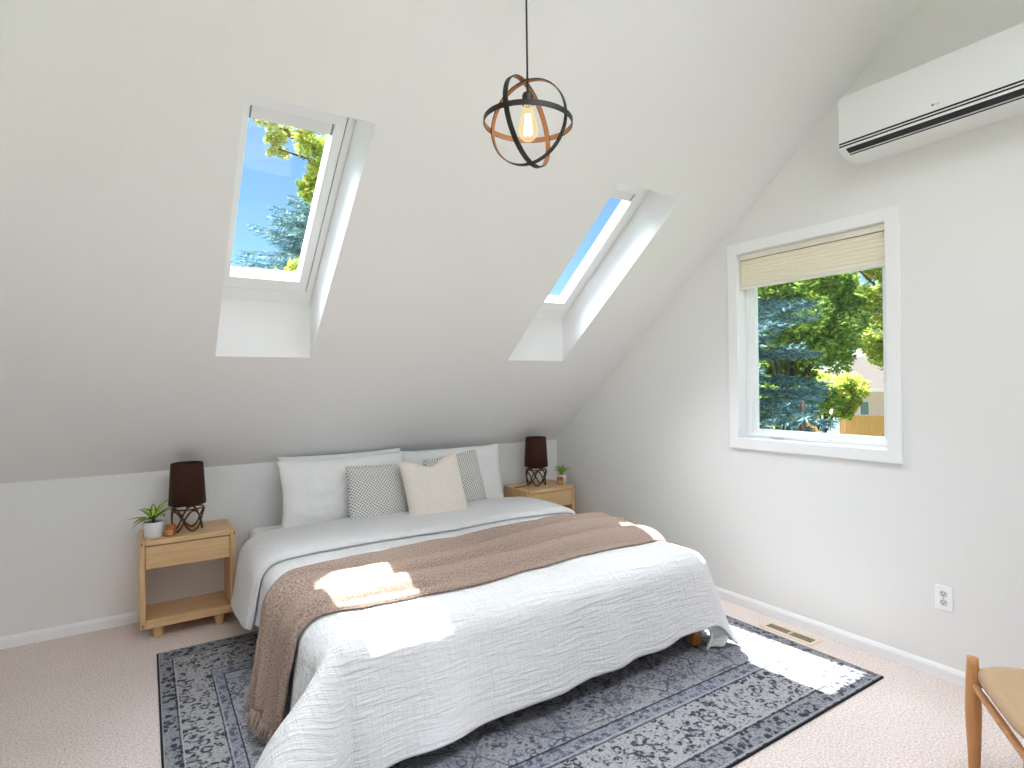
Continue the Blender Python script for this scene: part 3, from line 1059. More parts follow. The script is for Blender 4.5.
def lower_pt(i, j):
    u = i / (NU - 1)
    w = j / (NV - 1)
    foot = DY0 - lerp_tab(FOOT_HANG, DX0 + u * (DX1 - DX0))
    py = foot + w * (HEADY - foot)
    px, _ = duvet_pt(u, max(py, -2.55), 0)
    # round the flat pattern at the two foot corners so they do not trail on the floor
    cx = min(max(px, DX0), DX1); cy = max(py, DY0)
    ddx, ddy = px - cx, py - cy
    Lh = math.hypot(ddx, ddy)
    mx = 0.62 if cx < -1.6 else 0.58
    if ddx != 0 and ddy != 0 and Lh > mx - .12:
        k = (mx - .12 + .12 * (1 - math.exp(-(Lh - mx + .12) / .12))) / Lh
        px, py = cx + ddx * k, cy + ddy * k
    return px, py


def lower_pos(i, j):
    px, py = lower_pt(i, j)
    hang = max(0.0, DY0 - py, DX0 - px, px - DX1)
    off = 0.020 + cloth_noise(px, py, 0.012)
    # soft upright folds where it hangs at the foot
    if py < DY0:
        k = sm(0.05, 0.40, DY0 - py)
        off += k * (0.014 * math.sin(px * 17 + 1.2 * math.sin(px * 5)) + 0.010 * noise.noise(Vector((px * 6, 3.3, py))))
    if px < DX0:
        k = sm(0.05, 0.40, DX0 - px)
        off += k * 0.012 * math.sin(py * 19 + 0.7)
    if px > DX1:
        off += sm(0.05, 0.40, px - DX1) * 0.012 * math.sin(py * 15)
    # gentle crown of the filling
    bx = max(0, min(1, min(px - DX0, DX1 - px) / 0.35)); by = max(0, min(1, (py - DY0) / 0.4))
    off += 0.016 * math.sqrt(bx * by)
    p, n = drape(px, py, off)
    p.z = max(p.z, 0.022)
    return p


dv.grid(NU, NV, lower_pos, uvfn=lambda i, j: lower_pt(i, j))
# turned-back top edge: rolls over at the head and lies on the lower layer
NR, NV2 = 12, 60


def roll_pt(i, j):
    u = i / (NU - 1)
    if j <= NR:
        a = PI * j / NR
        py = HEADY + 0.020 * math.sin(a)
        lift = 0.012 * (1 - math.cos(a))
    else:
        w = (j - NR) / NV2
        py = HEADY + w * (FOLDY - HEADY)
        lift = 0.020 + 0.010 * math.sin(PI * min(1, w * 1.02)) ** 0.5
        if w > 0.93:
            lift -= 0.014 * sm(0.93, 1.0, w)
    lh = lerp_tab(LEFT_HANG, py); rh = lerp_tab(RIGHT_HANG, py)
    lh2 = lh + (0.02 if j > NR else 0.02 * j / NR)
    px = (DX0 - lh2) + u * ((DX1 + rh) - (DX0 - lh2))
    return px, py, lift


def roll_pos(i, j):
    px, py, lift = roll_pt(i, j)
    bx = max(0, min(1, min(px - DX0, DX1 - px) / 0.35)); by = max(0, min(1, (py - DY0) / 0.4))
    off = 0.020 + cloth_noise(px, py, 0.010) + 0.016 * math.sqrt(bx * by) + lift
    if px < DX0:
        off += sm(0.05, 0.45, DX0 - px) * 0.006
    p, n = drape(px, py, off)
    p.z = max(p.z, 0.03)
    return p


dv.grid(NU, NR + NV2 + 1, roll_pos, uvfn=lambda i, j: roll_pt(i, j)[:2])
# the corner of the cloth by the right foot of the bed is tucked under and hangs lower
dv.grid(14, 12, lambda i, j: Vector((-0.695 + 0.125 * i / 13 + 0.012 * math.sin(j * .4), -2.175 + 0.022 * math.sin(i * .45) - 0.012 * math.sin(j * .28), 0.135 - (0.118 - 0.012 * (i / 13)) * j / 11)),
        uvfn=lambda i, j: (i * .011, j * .02))
duv = dv.build('duvet', M['muslin'], None, (-1.62, -1.25, 0.5), smooth=True, solid=0.012)
setp(duv, 'white crinkled muslin duvet draped over the bed, top edge turned back', 'duvet')

# throw
th = MB()
TFAR = [(-3.2, -1.60), (-2.9, -1.50), (-2.55, -1.35), (-2.4, -1.385), (-2.07, -1.375), (-1.6, -1.335), (-1.25, -1.285), (-.95, -1.22), (-.7, -1.27), (-.2, -1.31)]
TNEAR = [(-3.2, -1.84), (-2.7, -1.87), (-2.5, -1.87), (-2.29, -1.91), (-2.0, -1.94), (-1.6, -1.905), (-1.24, -1.88), (-.83, -1.87), (-.2, -1.87)]
NTU, NTV = 230, 64
TPX0, TPX1 = DX0 - 0.43, DX1 + 0.42


def throw_uv(i, j):
    px = TPX0 + (TPX1 - TPX0) * i / (NTU - 1)
    w = j / (NTV - 1)
    ya_, yb_ = lerp_tab(TFAR, px), lerp_tab(TNEAR, px)
    ya_ += 0.012 * noise.noise(Vector((px * 5, 1.1, 0)))
    yb_ += 0.012 * noise.noise(Vector((px * 5, 7.1, 0)))
    return px, yb_ + (ya_ - yb_) * w


def throw_pos(i, j):
    px, py = throw_uv(i, j)
    w = j / (NTV - 1)
    bx = max(0, min(1, min(px - DX0, DX1 - px) / 0.35)); by = max(0, min(1, (py - DY0) / 0.4))
    ph = w * 3.0 + 0.30 * math.sin(PI * w) * noise.noise(Vector((px * 1.7, w * 1.5, 4.0))) + 0.10 * px
    fold = abs(math.sin(PI * ph)) ** 0.9
    fold = 0.9 * fold + 0.1 * abs(math.sin(PI * (ph * 1.9 + 0.5 * noise.noise(Vector((px * 2.3, w * 2.0, 8.0))))))
    amp = 0.060 + 0.030 * noise.noise(Vector((px * 1.3, w * 4, 9.0)))
    edge = sm(0, 0.05, w) * sm(0, 0.05, 1 - w)
    off = 0.020 + cloth_noise(px, py, 0.012) + 0.016 * math.sqrt(bx * by) + 0.009 + amp * fold * (0.08 + 0.92 * edge)
    if px < DX0:
        off += sm(0.05, 0.45, DX0 - px) * 0.016
    p, n = drape(px, py, off)
    p.z = max(p.z, 0.03)
    return p


th.grid(NTU, NTV, throw_pos, uvfn=throw_uv)
thr = th.build('throw_blanket', M['knit'], None, (-1.62, -1.70, 0.56), smooth=True, solid=0.010)
setp(thr, 'brown knitted throw blanket laid in folds across the white duvet', 'blanket')
fg = MB()
for j in range(0, NTV, 1):
    p0 = throw_pos(0, j)
    d0 = (p0 - throw_pos(3, j)).normalized()
    p1 = p0 + d0 * 0.045 + Vector((random.uniform(-.012, .006), random.uniform(-.012, .012), 0))
    p1.z = max(0.012, p1.z)
    p2 = p1 + Vector((random.uniform(-.014, .004), random.uniform(-.016, .016), -0.012)); p2.z = max(0.012, p2.z)
    fg.tube([p0, p1, p2], [0.0035, 0.003, 0.0018], 5)
fg.build('fringe', M['knit'], thr, (-1.62, -1.70, 0.56), smooth=True)

# ------------------------------------------------------------------ pillows


def cushion(name, mat, w, h, t, loc, rot, label, cat, group=None, pinch=0.05, power=0.42, flange=0.0, seed=0.0, chop=0.0, wr=0.008):
    n = 44
    mb = MB()

    def P(u, v, sgn):
        x = 0.5 * w * u * (1 - pinch * (1 - v * v) * abs(u) ** 2)
        z = 0.5 * h * v * (1 - pinch * (1 - u * u) * abs(v) ** 2)
        fu = 1.0 - flange
        uu, vv = min(1, abs(u) / fu), min(1, abs(v) / fu)
        q = max(0.0, (1 - uu ** 2.4) * (1 - vv ** 2.4)) ** power
        y = sgn * (0.5 * t * q + 0.002)
        if chop:       # a karate-chop dent in the middle of the top edge
            k = math.exp(-(u / 0.42) ** 2) * sm(-0.1, 1.0, v)
            z -= chop * k
            y *= 1 - 0.25 * k
        e = noise.noise(Vector((u * 2.0 + seed, v * 2.0, seed))) * wr + noise.noise(Vector((u * 5 + seed, v * 4.0, seed * 2))) * wr * 0.5
        e += wr * 0.35 * noise.noise(Vector((u * 11 + seed, v * 7.0, seed * 3)))
        # gathers near the edges
        y += e * sgn * (0.25 + q)
        x += e * 0.5; z += e * 0.5
        return Vector((x, y, z))
    for s in (-1, 1):
        g = lambda i, j: P(2 * i / n - 1, 2 * j / n - 1, s)
        b = mb.grid(n + 1, n + 1, g, uvfn=lambda i, j: ((i / n) * w, (j / n) * h))
    # side strip
    rim = [(i, 0) for i in range(n)] + [(n, j) for j in range(n)] + [(n - i, n) for i in range(n)] + [(0, n - j) for j in range(n)]
    k = (n + 1) * (n + 1)
    for a, c in zip(rim, rim[1:] + rim[:1]):
        ia, ic = a[1] * (n + 1) + a[0], c[1] * (n + 1) + c[0]
        mb.f.append((ia, ic, k + ic, k + ia)); mb.m.append(0)
    o = mb.build(name, mat, None, (0, 0, 0), smooth=True)
    fix_normals(o)
    o.location = loc
    o.rotation_euler = rot
    setp(o, label, cat, group)
    return o


cushion('bed_pillow', M['pillow'], 0.86, 0.46, 0.13, (-1.95, -0.115, 0.708), (R(-8), 0, 0), 'white bed pillow at the back, its top edge peeking out behind the front left pillow', 'pillow', 'bed pillows', seed=1.0, flange=0.03)
cushion('bed_pillow', M['pillow'], 0.86, 0.46, 0.15, (-1.98, -0.275, 0.704), (R(-16), 0, 0), 'large white bed pillow standing in front on the left half of the bed', 'pillow', 'bed pillows', seed=4.2, flange=0.03, wr=0.013)
cushion('bed_pillow', M['pillow'], 0.86, 0.46, 0.14, (-1.12, -0.17, 0.690), (R(-12), 0, 0), 'large white bed pillow on the right half, beside the right nightstand', 'pillow', 'bed pillows', seed=7.7, flange=0.03, wr=0.012)
cushion('dotted_cushion', M['dotted'], 0.44, 0.44, 0.13, (-1.815, -0.47, 0.664), (R(-18), R(2), 0), 'grey dotted square cushion leaning on the front left pillow', 'cushion', 'dotted cushions', seed=11.0, pinch=0.03)
cushion('dotted_cushion', M['dotted'], 0.44, 0.44, 0.13, (-1.20, -0.355, 0.672), (R(-16), R(-6), 0), 'grey dotted square cushion half hidden behind the cream cushion', 'cushion', 'dotted cushions', seed=14.0, pinch=0.03)
cushion('cream_cushion', M['cream'], 0.425, 0.475, 0.14, (-1.50, -0.635, 0.690), (R(-17), R(-5), 0), 'plain cream square cushion in front of the others, dented at the top', 'cushion', seed=17.0, pinch=0.06, chop=0.055)

# ------------------------------------------------------------------ nightstands
NW, ND, NZ0, NZ1 = 0.48, 0.345, 0.068, 0.556


def nightstand(x, yf, label):
    o = empty('nightstand', (x, yf, 0), label, 'nightstand', 'nightstands beside the bed')
    T = 0.028

    def bp(name, q, mat, parent=o, bev=0.004, lab=None):
        b = MB(); b.box(*q)
        ob = b.build(name, M[mat], parent, None, bevel=bev)
        if lab: ob['label'] = lab
        return ob
    bp('side_panel', (0, T, 0, ND, NZ0, NZ1), 'oak_z', bev=0.006)
    bp('side_panel', (NW - T, NW, 0, ND, NZ0, NZ1), 'oak_z', bev=0.006)
    bp('top_panel', (T, NW - T, 0, ND, NZ1 - T, NZ1), 'oak_x')
    bp('bottom_shelf', (T, NW - T, 0.004, ND, NZ0 + .001, NZ0 + .03), 'oak_x')
    bp('shelf_lip', (T, NW - T, 0.0, 0.02, NZ0 + .001, NZ0 + .048), 'oak_x')
    d = bp('drawer', (T + .003, NW - T - .003, 0.003, 0.022, 0.398, NZ1 - T - .005), 'oak_x', bev=0.002)
    bx = MB()
    bx.box(T + .012, NW - T - .012, 0.022, ND - .02, 0.404, 0.414)
    bx.box(T + .012, T + .022, 0.022, ND - .02, 0.414, 0.50); bx.box(NW - T - .022, NW - T - .012, 0.022, ND - .02, 0.414, 0.50)
    bx.box(T + .022, NW - T - .022, ND - .03, ND - .02, 0.414, 0.50)
    bx.build('drawer_box', M['oak_y'], d)
    for (a, b) in ((0.006, NZ1 - .026), (0.006, NZ0 + .010), (NW - .013, NZ1 - .026), (NW - .013, NZ0 + .010)):
        bp('joint_plug', (a + .003, a + .010, -0.0008, 0.01, b, b + .018), 'oak_dark', bev=0.0, lab='dark joint plug')
    for lx in (0.085, NW - .085):
        for ly in (0.05, ND - .05):
            l = MB(); l.lathe([(0.021, 0.0), (0.022, 0.003), (0.031, NZ0 + .001)], (lx, ly, 0), 28)
            l.build('leg', M['oak_z'], o, None, smooth=False, bevel=0.0)
    return o


ns1 = nightstand(-3.155, -0.362, 'light oak nightstand left of the bed, standing clear with its open shelf showing')
ns2 = copy_tree(ns1)
ns2.location = (-0.604, -0.402, 0)
ns2['label'] = 'light oak nightstand in the corner right of the bed, half hidden by bedding'

# ------------------------------------------------------------------ table lamps


def table_lamp(loc, label):
    o = empty('table_lamp', loc, label, 'lamp', 'table lamps')
    H = 0.132
    r = 0.087
    w = MB()
    pts = []
    n = 200
    for k in range(n):
        t = k / n
        a = 2 * PI * 2 * t
        c = math.cos(2 * PI * 5 * t)
        z = 0.0045 + (H - 0.012) * (0.5 + 0.5 * (c if c > 0 else -abs(c) ** 0.8))
        rr = r * (0.86 + 0.14 * (z / H))
        pts.append((rr * math.cos(a), rr * math.sin(a), z))
    w.tube(pts, 0.0050, 8, closed=True)
    w.build('wire_base', M['bronze'], o, smooth=True)
    rg = MB()
    rg.tube([(0.083 * math.cos(2 * PI * k / 48), 0.083 * math.sin(2 * PI * k / 48), H) for k in range(48)], 0.0045, 8, closed=True)
    for k in range(3):
        a = 2 * PI * k / 3 + .4
        rg.tube([(0, 0, H + .012), (0.083 * math.cos(a), 0.083 * math.sin(a), H)], 0.0035, 8)
    rg.build('support_ring', M['bronze'], o, smooth=True)
    st = MB(); st.lathe([(0.006, H + .002), (0.012, H + .008), (0.012, H + .02), (0.006, H + .024), (0.006, H + .05), (0.016, H + .052), (0.016, H + .09)], (0, 0, 0), 20)
    st.build('stem', M['darkmetal'], o, smooth=False)
    s = MB()
    zb, zt, rb, rt_ = H + .024, H + .268, 0.0995, 0.086
    s.lathe([(rb - .003, zb), (rb, zb + .002), (rt_, zt - .002), (rt_ - .003, zt)], (0, 0, 0), 56, cap0=False, cap1=False)
    s.lathe([(rt_ - .003, zt), (rb - .003, zb)], (0, 0, 0), 56, mi=1, cap0=False, cap1=False)
    s.build('lamp_shade', [M['velvet'], M['shade_in']], o, smooth=True)
    sp = MB()
    for k in range(3):
        a = 2 * PI * k / 3
        sp.tube([(0.014 * math.cos(a), 0.014 * math.sin(a), H + .06), ((rb - .006) * math.cos(a), (rb - .006) * math.sin(a), H + .05)], 0.0016, 6)
    sp.build('shade_spider', M['darkmetal'], o, smooth=True)
    bl = MB(); bl.lathe([(0.013, H + .088), (0.016, H + .10), (0.028, H + .13), (0.030, H + .15), (0.022, H + .172), (0.004, H + .182)], (0, 0, 0), 24)
    bl.build('bulb', M['ceramic'], o, smooth=True)
    return o


lp1 = table_lamp((-2.912, -0.20, NZ1), 'table lamp with dark brown shade beside the leafy plant, left nightstand')
lp2 = copy_tree(lp1)
lp2.location = (-0.382, -0.215, NZ1)
lp2.rotation_euler = (0, 0, R(25))
lp2['label'] = 'table lamp with dark brown shade and visible cord, right nightstand'
cd = MB()
cd.tube([(-0.06, 0.05, 0.004), (-0.10, 0.07, 0.004), (-0.15, 0.06, 0.006), (-0.19, 0.075, 0.004), (-0.205, 0.085, 0.004)], 0.0026, 8)
cd.build('cord', M['cord'], lp2, smooth=True)

# ------------------------------------------------------------------ potted plants and candles


def leaf(mb, base, az, el, length, width, droop, edge=True):
    n = 9
    d = Vector((math.cos(az), math.sin(az), 0))
    side = Vector((-math.sin(az), math.cos(az), 0))
    pts = []
    p = Vector(base)
    e = el
    for k in range(n):
        t = k / (n - 1)
        wv = width * (math.sin(PI * min(1, t * 0.94 + 0.06)) ** 0.8) * (1 - 0.25 * t)
        if k == n - 1: wv = 0.0008
        pts.append((p.copy(), wv, e))
        p = p + (d * math.cos(e) + Vector((0, 0, 1)) * math.sin(e)) * (length / (n - 1))
        e -= droop / (n - 1)
    cols = [-1, -0.62, 0, 0.62, 1]
    b = len(mb.v)
    for q, wv, e in pts:
        nrm = -d * math.sin(e) + Vector((0, 0, 1)) * math.cos(e)
        for c in cols:
            mb.v.append(tuple(q + side * (c * wv) + nrm * (abs(c) * wv * 0.28)))
    for k in range(n - 1):
        for c in range(4):
            mb.f.append((b + k * 5 + c, b + k * 5 + c + 1, b + (k + 1) * 5 + c + 1, b + (k + 1) * 5 + c))
            mb.m.append(1 if (c in (0, 3) or k == n - 2) and edge else 0)


def pot(o, r, h):
    p = MB()
    p.lathe([(r * 0.90, 0.0), (r * 0.94, 0.003), (r, h - .003), (r - .002, h), (r - .007, h), (r - .008, h - .012)], (0, 0, 0), 40, cap1=False)
    p.build('pot', M['ceramic'], o, smooth=True)
    s = MB(); s.lathe([(r - .0085, h - .03), (r - .0085, h - .012), (0.004, h - .007)], (0, 0, 0), 32)
    s.build('soil', M['soil'], o, smooth=True)


pl = empty('potted_plant', (-3.085, -0.265, NZ1), 'white pot with long variegated leaves on the left nightstand', 'plant', 'potted plants')
pot(pl, 0.050, 0.088)
lf = MB()
CAMAZ = math.atan2(-0.84, -0.54)      # towards the camera
rightaz = math.atan2(-0.54, 0.84)
for az, el, ln, wd, dr in ((rightaz + PI, 8, .15, .019, 22), (rightaz + PI - .25, 55, .12, .030, 70), (rightaz + PI + .35, -2, .115, .028, 55), (rightaz + PI + .9, 20, .10, .024, 60),
                           (rightaz, 42, .135, .017, 35), (rightaz + .4, 50, .115, .026, 40), (rightaz - .5, 40, .11, .027, 60), (rightaz + 1.2, 62, .13, .018, 30), (CAMAZ, 38, .085, .024, 70), (PI / 2, 60, .11, .018, 40)):
    leaf(lf, (0.006 * math.cos(az), 0.006 * math.sin(az), 0.10), az, R(el), ln, wd, R(dr))
lf.tube([(0, 0, .07), (0, 0, .105)], 0.008, 10, mi=1)
fo = lf.build('foliage', [M['leaf_light'], M['leaf_dark']], pl, smooth=True, solid=0.0008)

pl2 = empty('potted_plant', (-0.155, -0.265, NZ1), 'small white pot with a bushy light green plant on the right nightstand', 'plant', 'potted plants')
pot(pl2, 0.040, 0.072)
lf = MB()
rs = random.Random(5)
for k in range(30):
    az = k * 2.4
    el = 78 - 50 * (k / 30.0) + rs.uniform(-6, 6)
    leaf(lf, (0.005 * math.cos(az), 0.005 * math.sin(az), 0.08), az, R(el), rs.uniform(.065, .095), .012, R(25))
lf.tube([(0, 0, .055), (0, 0, .085)], 0.007, 10, mi=1)
lf.build('foliage', [M['leaf_succ'], M['leaf_green2']], pl2, smooth=True, solid=0.0008)


def candle(loc, label):
    o = empty('jar_candle', loc, label, 'candle', 'jar candles')
    j = MB()
    j.lathe([(0.024, 0.0), (0.027, 0.004), (0.027, 0.058), (0.0255, 0.061), (0.023, 0.061), (0.023, 0.046)], (0, 0, 0), 32, cap1=False)
    j.build('jar', M['amber'], o, smooth=True)
    l = MB()
    l.grid(14, 2, lambda i, k: (0.0275 * math.cos(CAMAZ - .9 + 1.8 * i / 13), 0.0275 * math.sin(CAMAZ - .9 + 1.8 * i / 13), 0.008 + 0.030 * k))
    l.build('label', M['candle_label'], o, smooth=True)
    w = MB(); w.lathe([(0.0225, 0.006), (0.0225, 0.044), (0.003, 0.045)], (0, 0, 0), 24)
    w.build('wax', M['wax'], o, smooth=True)
    k = MB(); k.tube([(0, 0, .044), (0.001, 0, .054)], 0.001, 6)
    k.build('wick', M['black'], o)
    return o


c1 = candle((-3.003, -0.295, NZ1), 'small amber jar candle between the leafy plant and the left lamp')
c2 = copy_tree(c1)
c2.location = (-0.208, -0.315, NZ1)
c2['label'] = 'small amber jar candle in front of the bushy plant, right nightstand'

# ------------------------------------------------------------------ pendant lamp
PC = Vector((-2.038, -2.556, 2.268))
PR = 0.144
pend = empty('pendant_lamp', PC, 'round cage pendant lamp of dark bands with a glowing filament bulb', 'lamp')


def band(name, a, b, rad, wid, thick=0.0035):
    """flat band ring spanned by unit vectors a, b; dark outside, copper inside"""
    a, b = Vector(a).normalized(), Vector(b).normalized()
    n = a.cross(b)
    mb = MB()
    seg = 96
    vs = []
    for k in range(seg):
        w = 2 * PI * k / seg
        d = a * math.cos(w) + b * math.sin(w)
        vs += [d * rad - n * wid / 2, d * rad + n * wid / 2, d * (rad - thick) + n * wid / 2, d * (rad - thick) - n * wid / 2]
    fs, ms = [], []
    for k in range(seg):
        l = (k + 1) % seg
        for q in range(4):
            q2 = (q + 1) % 4
            fs.append((k * 4 + q, k * 4 + q2, l * 4 + q2, l * 4 + q)); ms.append(1 if q == 2 else 0)
    mb.add(vs, fs); mb.m = ms
    o = mb.build(name, [M['darkmetal'], M['copper']], pend, smooth=False)
    fix_normals(o)
    return o


A1 = Vector((-0.89, -0.455, 0)).normalized(); A2 = Vector((0.455, -0.89, 0)).normalized()
tilt = Vector((-0.10, 0.06, 1)).normalized()
band('cage_ring', A1, tilt, PR, 0.017)
band('cage_ring', A2, (0, 0, 1), PR - .0042, 0.017)
band('cage_ring', (1, 0, -0.02), (0, 1, 0.04), PR + .0042, 0.017)
ca = MB(); ca.tube([(0, 0, PR - .004), (0.0, 0, zc(PC.y) - PC.z - .02)], 0.0032, 10)
ca.build('cord', M['cord'], pend, smooth=True)
cn = MB()
zz = zc(PC.y) - PC.z
cn.lathe([(0.010, zz - .05), (0.055, zz - .045), (0.060, zz - .03), (0.060, zz + .09)], (0, 0, 0), 32)
cn.build('ceiling_canopy', M['darkmetal'], pend)
sk = MB()
sk.lathe([(0.004, PR + .006), (0.006, PR - .002), (0.004, PR - .012), (0.004, PR - .042), (0.015, PR - .047), (0.0185, PR - .055), (0.0185, PR - .086), (0.015, PR - .088)], (0, 0, 0), 28)
sk.build('socket', M['darkmetal'], pend, smooth=False, bevel=0.001)


def bulb_mat():
    m, t, b = nodes_of('lit_bulb')
    b.inputs['Base Color'].default_value = srgb(255, 226, 160)
    b.inputs['Emission Color'].default_value = (1.0, 0.72, 0.36, 1)
    b.inputs['Emission Strength'].default_value = 1.05
    b.inputs['Roughness'].default_value = 0.15
    return m


def filament_mat():
    m, t, b = nodes_of('filament')
    b.inputs['Emission Color'].default_value = (1.0, 0.86, 0.6, 1)
    b.inputs['Emission Strength'].default_value = 30
    return m


def bulb_glass():
    m = bpy.data.materials.new('bulb_glass')
    m.use_nodes = True
    t = m.node_tree
    t.nodes.clear()
    out = N(t, 'ShaderNodeOutputMaterial')
    tr = N(t, 'ShaderNodeBsdfTransparent'); tr.inputs[0].default_value = (1.0, 0.93, 0.80, 1)
    em = N(t, 'ShaderNodeEmission'); em.inputs[0].default_value = (1.0, 0.80, 0.45, 1); em.inputs[1].default_value = 1.0
    lw = N(t, 'ShaderNodeLayerWeight'); lw.inputs[0].default_value = 0.35
    mr = N(t, 'ShaderNodeMapRange'); mr.inputs[3].default_value = 0.30; mr.inputs[4].default_value = 0.85
    t.links.new(lw.outputs['Facing'], mr.inputs[0])
    mx = N(t, 'ShaderNodeMixShader')
    t.links.new(mr.outputs[0], mx.inputs[0]); t.links.new(tr.outputs[0], mx.inputs[1]); t.links.new(em.outputs[0], mx.inputs[2])
    t.links.new(mx.outputs[0], out.inputs[0])
    return m


zt = PR - .088
bu = MB()
bu.lathe([(0.0135, zt), (0.015, zt - .010), (0.021, zt - .030), (0.028, zt - .055), (0.0325, zt - .076), (0.0325, zt - .088), (0.027, zt - .104), (0.015, zt - .115), (0.002, zt - .119)], (0, 0, 0), 36)
bo = bu.build('bulb', bulb_glass(), pend, smooth=True)
fi = MB()
for k in range(6):
    a, a2 = 2 * PI * k / 6, 2 * PI * (k + .5) / 6
    fi.tube([(0.007 * math.cos(a), 0.007 * math.sin(a), zt - .030), (0.012 * math.cos(a2), 0.012 * math.sin(a2), zt - .095)], 0.0026, 6)
fi.build('filament', filament_mat(), bo, smooth=True)

# ------------------------------------------------------------------ air conditioner
AY0, AY1 = -3.44, -2.612
ac = empty('air_conditioner', (0, (AY0 + AY1) / 2, 2.50), 'long white wall mounted air conditioner above the window', 'air conditioner')
AO = ac.location.copy()


def prism_y(mb, prof, y0, y1, mi=0):
    k = len(prof)
    vs = [(x, y0, z) for x, z in prof] + [(x, y1, z) for x, z in prof]
    fs = [(i, (i + 1) % k, k + (i + 1) % k, k + i) for i in range(k)] + [tuple(range(k)), tuple(range(2 * k - 1, k - 1, -1))]
    mb.add(vs, fs, mi)


bd = MB()
prism_y(bd, [(0, 2.503), (0, 2.80), (-0.185, 2.80), (-0.197, 2.796), (-0.197, 2.573), (-0.190, 2.573), (-0.190, 2.564), (-0.199, 2.564), (-0.199, 2.5585),
             (-0.190, 2.5585), (-0.190, 2.5505), (-0.199, 2.5505), (-0.199, 2.538), (-0.190, 2.546), (-0.166, 2.546), (-0.163, 2.519), (-0.150, 2.512), (-0.02, 2.503)], AY0, AY1)
for ye0, ye1 in ((AY0, AY0 + .02), (AY1 - .035, AY1)):
    prism_y(bd, [(-0.199, 2.538), (-0.190, 2.546), (-0.166, 2.546), (-0.163, 2.519)], ye0, ye1)
fix_normals(bd.build('body', M['ac_white'], ac, AO, bevel=0.0012))
for nm, z0, z1 in (('front_groove', 2.5645, 2.5725), ('front_groove', 2.5510, 2.5580)):
    g = MB(); g.box(-0.1975, -0.187, AY0 + .004, AY1 - .002, z0, z1)
    g.build(nm, M['black'], ac, AO)['label'] = 'black line along the front'
ap = MB()
prism_y(ap, [(-0.1980, 2.5345), (-0.1690, 2.5215), (-0.1670, 2.530), (-0.190, 2.543)], AY0 + .02, AY1 - .035)
fix_normals(ap.build('air_outlet', M['black'], ac, AO))['label'] = 'black air outlet slot along the lower edge'
lv = MB()
prism_y(lv, [(-0.1690, 2.5195), (-0.1500, 2.5095), (-0.1480, 2.514), (-0.166, 2.526)], AY0 + .03, AY1 - .032)
fix_normals(lv.build('louver', M['ac_white'], ac, AO))
lv2 = MB()
prism_y(lv2, [(-0.1660, 2.5180), (-0.1590, 2.5135), (-0.1570, 2.518), (-0.164, 2.522)], AY0 + .03, AY1 - .036)
fix_normals(lv2.build('louver_seam', M['black'], ac, AO))
lg = MB()
yl = -3.016
cvs = [(-0.1975, yl, 2.600)]
lg.add([(-0.1978, yl + 0.0055 * math.cos(2 * PI * k / 20), 2.600 + 0.0055 * math.sin(2 * PI * k / 20)) for k in range(20)], [tuple(range(20))])
lg.build('logo_disc', M['ac_grey'], ac, AO)
lt = MB()
lt.box(-0.1978, -0.197, yl - .0125, yl - .0108, 2.5965, 2.6035); lt.box(-0.1978, -0.197, yl - .0165, yl - .0125, 2.5965, 2.598)
lt.box(-0.1978, -0.197, yl - .0205, yl - .0190, 2.5965, 2.6035); lt.box(-0.1978, -0.197, yl - .0245, yl - .0205, 2.602, 2.6035)
lt.box(-0.1978, -0.197, yl - .0245, yl - .0205, 2.5965, 2.598); lt.box(-0.1978, -0.197, yl - .0245, yl - .0230, 2.598, 2.6005)
lt.build('logo_letters', plain('pale_print', srgb(176, 176, 176), 0.5), ac, AO)

# ------------------------------------------------------------------ wall outlet and floor vent
ou = empty('wall_outlet', (0, -2.961, 0.378), 'white double wall outlet low on the right wall', 'outlet')
OO = ou.location.copy()
p = MB(); p.box(-0.006, 0.0, -2.997, -2.925, 0.321, 0.435)
p.build('cover_plate', M['plate'], ou, OO, bevel=0.003)
for zc_ in (0.358, 0.398):
    r_ = MB()
    n = 28
    prof = []
    for k in range(n):
        w = 2 * PI * k / n
        prof.append((-2.961 + 0.0165 * max(-.86, min(.86, math.cos(w) * 1.02)), zc_ + 0.0145 * math.sin(w)))
    vs = [(-0.0055, y, z) for y, z in prof] + [(-0.0085, y, z) for y, z in prof]
    r_.add(vs, [tuple(range(n)), tuple(range(2 * n - 1, n - 1, -1))] + [(i, (i + 1) % n, n + (i + 1) % n, n + i) for i in range(n)])
    ro = fix_normals(r_.build('receptacle', plain('receptacle_white', srgb(214, 212, 206), 0.4), ou, OO))
    s = MB()
    s.box(-0.0088, -0.006, -2.9555, -2.9535, zc_, zc_ + .009); s.box(-0.0088, -0.006, -2.9685, -2.9665, zc_, zc_ + .008)
    s.box(-0.0088, -0.006, -2.9632, -2.9588, zc_ - .009, zc_ - .004)
    s.build('slots', M['black'], ro, OO)
sc_ = MB(); sc_.lathe([(0.003, 0), (0.003, 0.0015)], (0, 0, 0), 12)
so = sc_.build('screw', M['ac_grey'], ou); so.location = (-0.006, 0, 0.0); so.rotation_euler = (0, R(-90), 0)

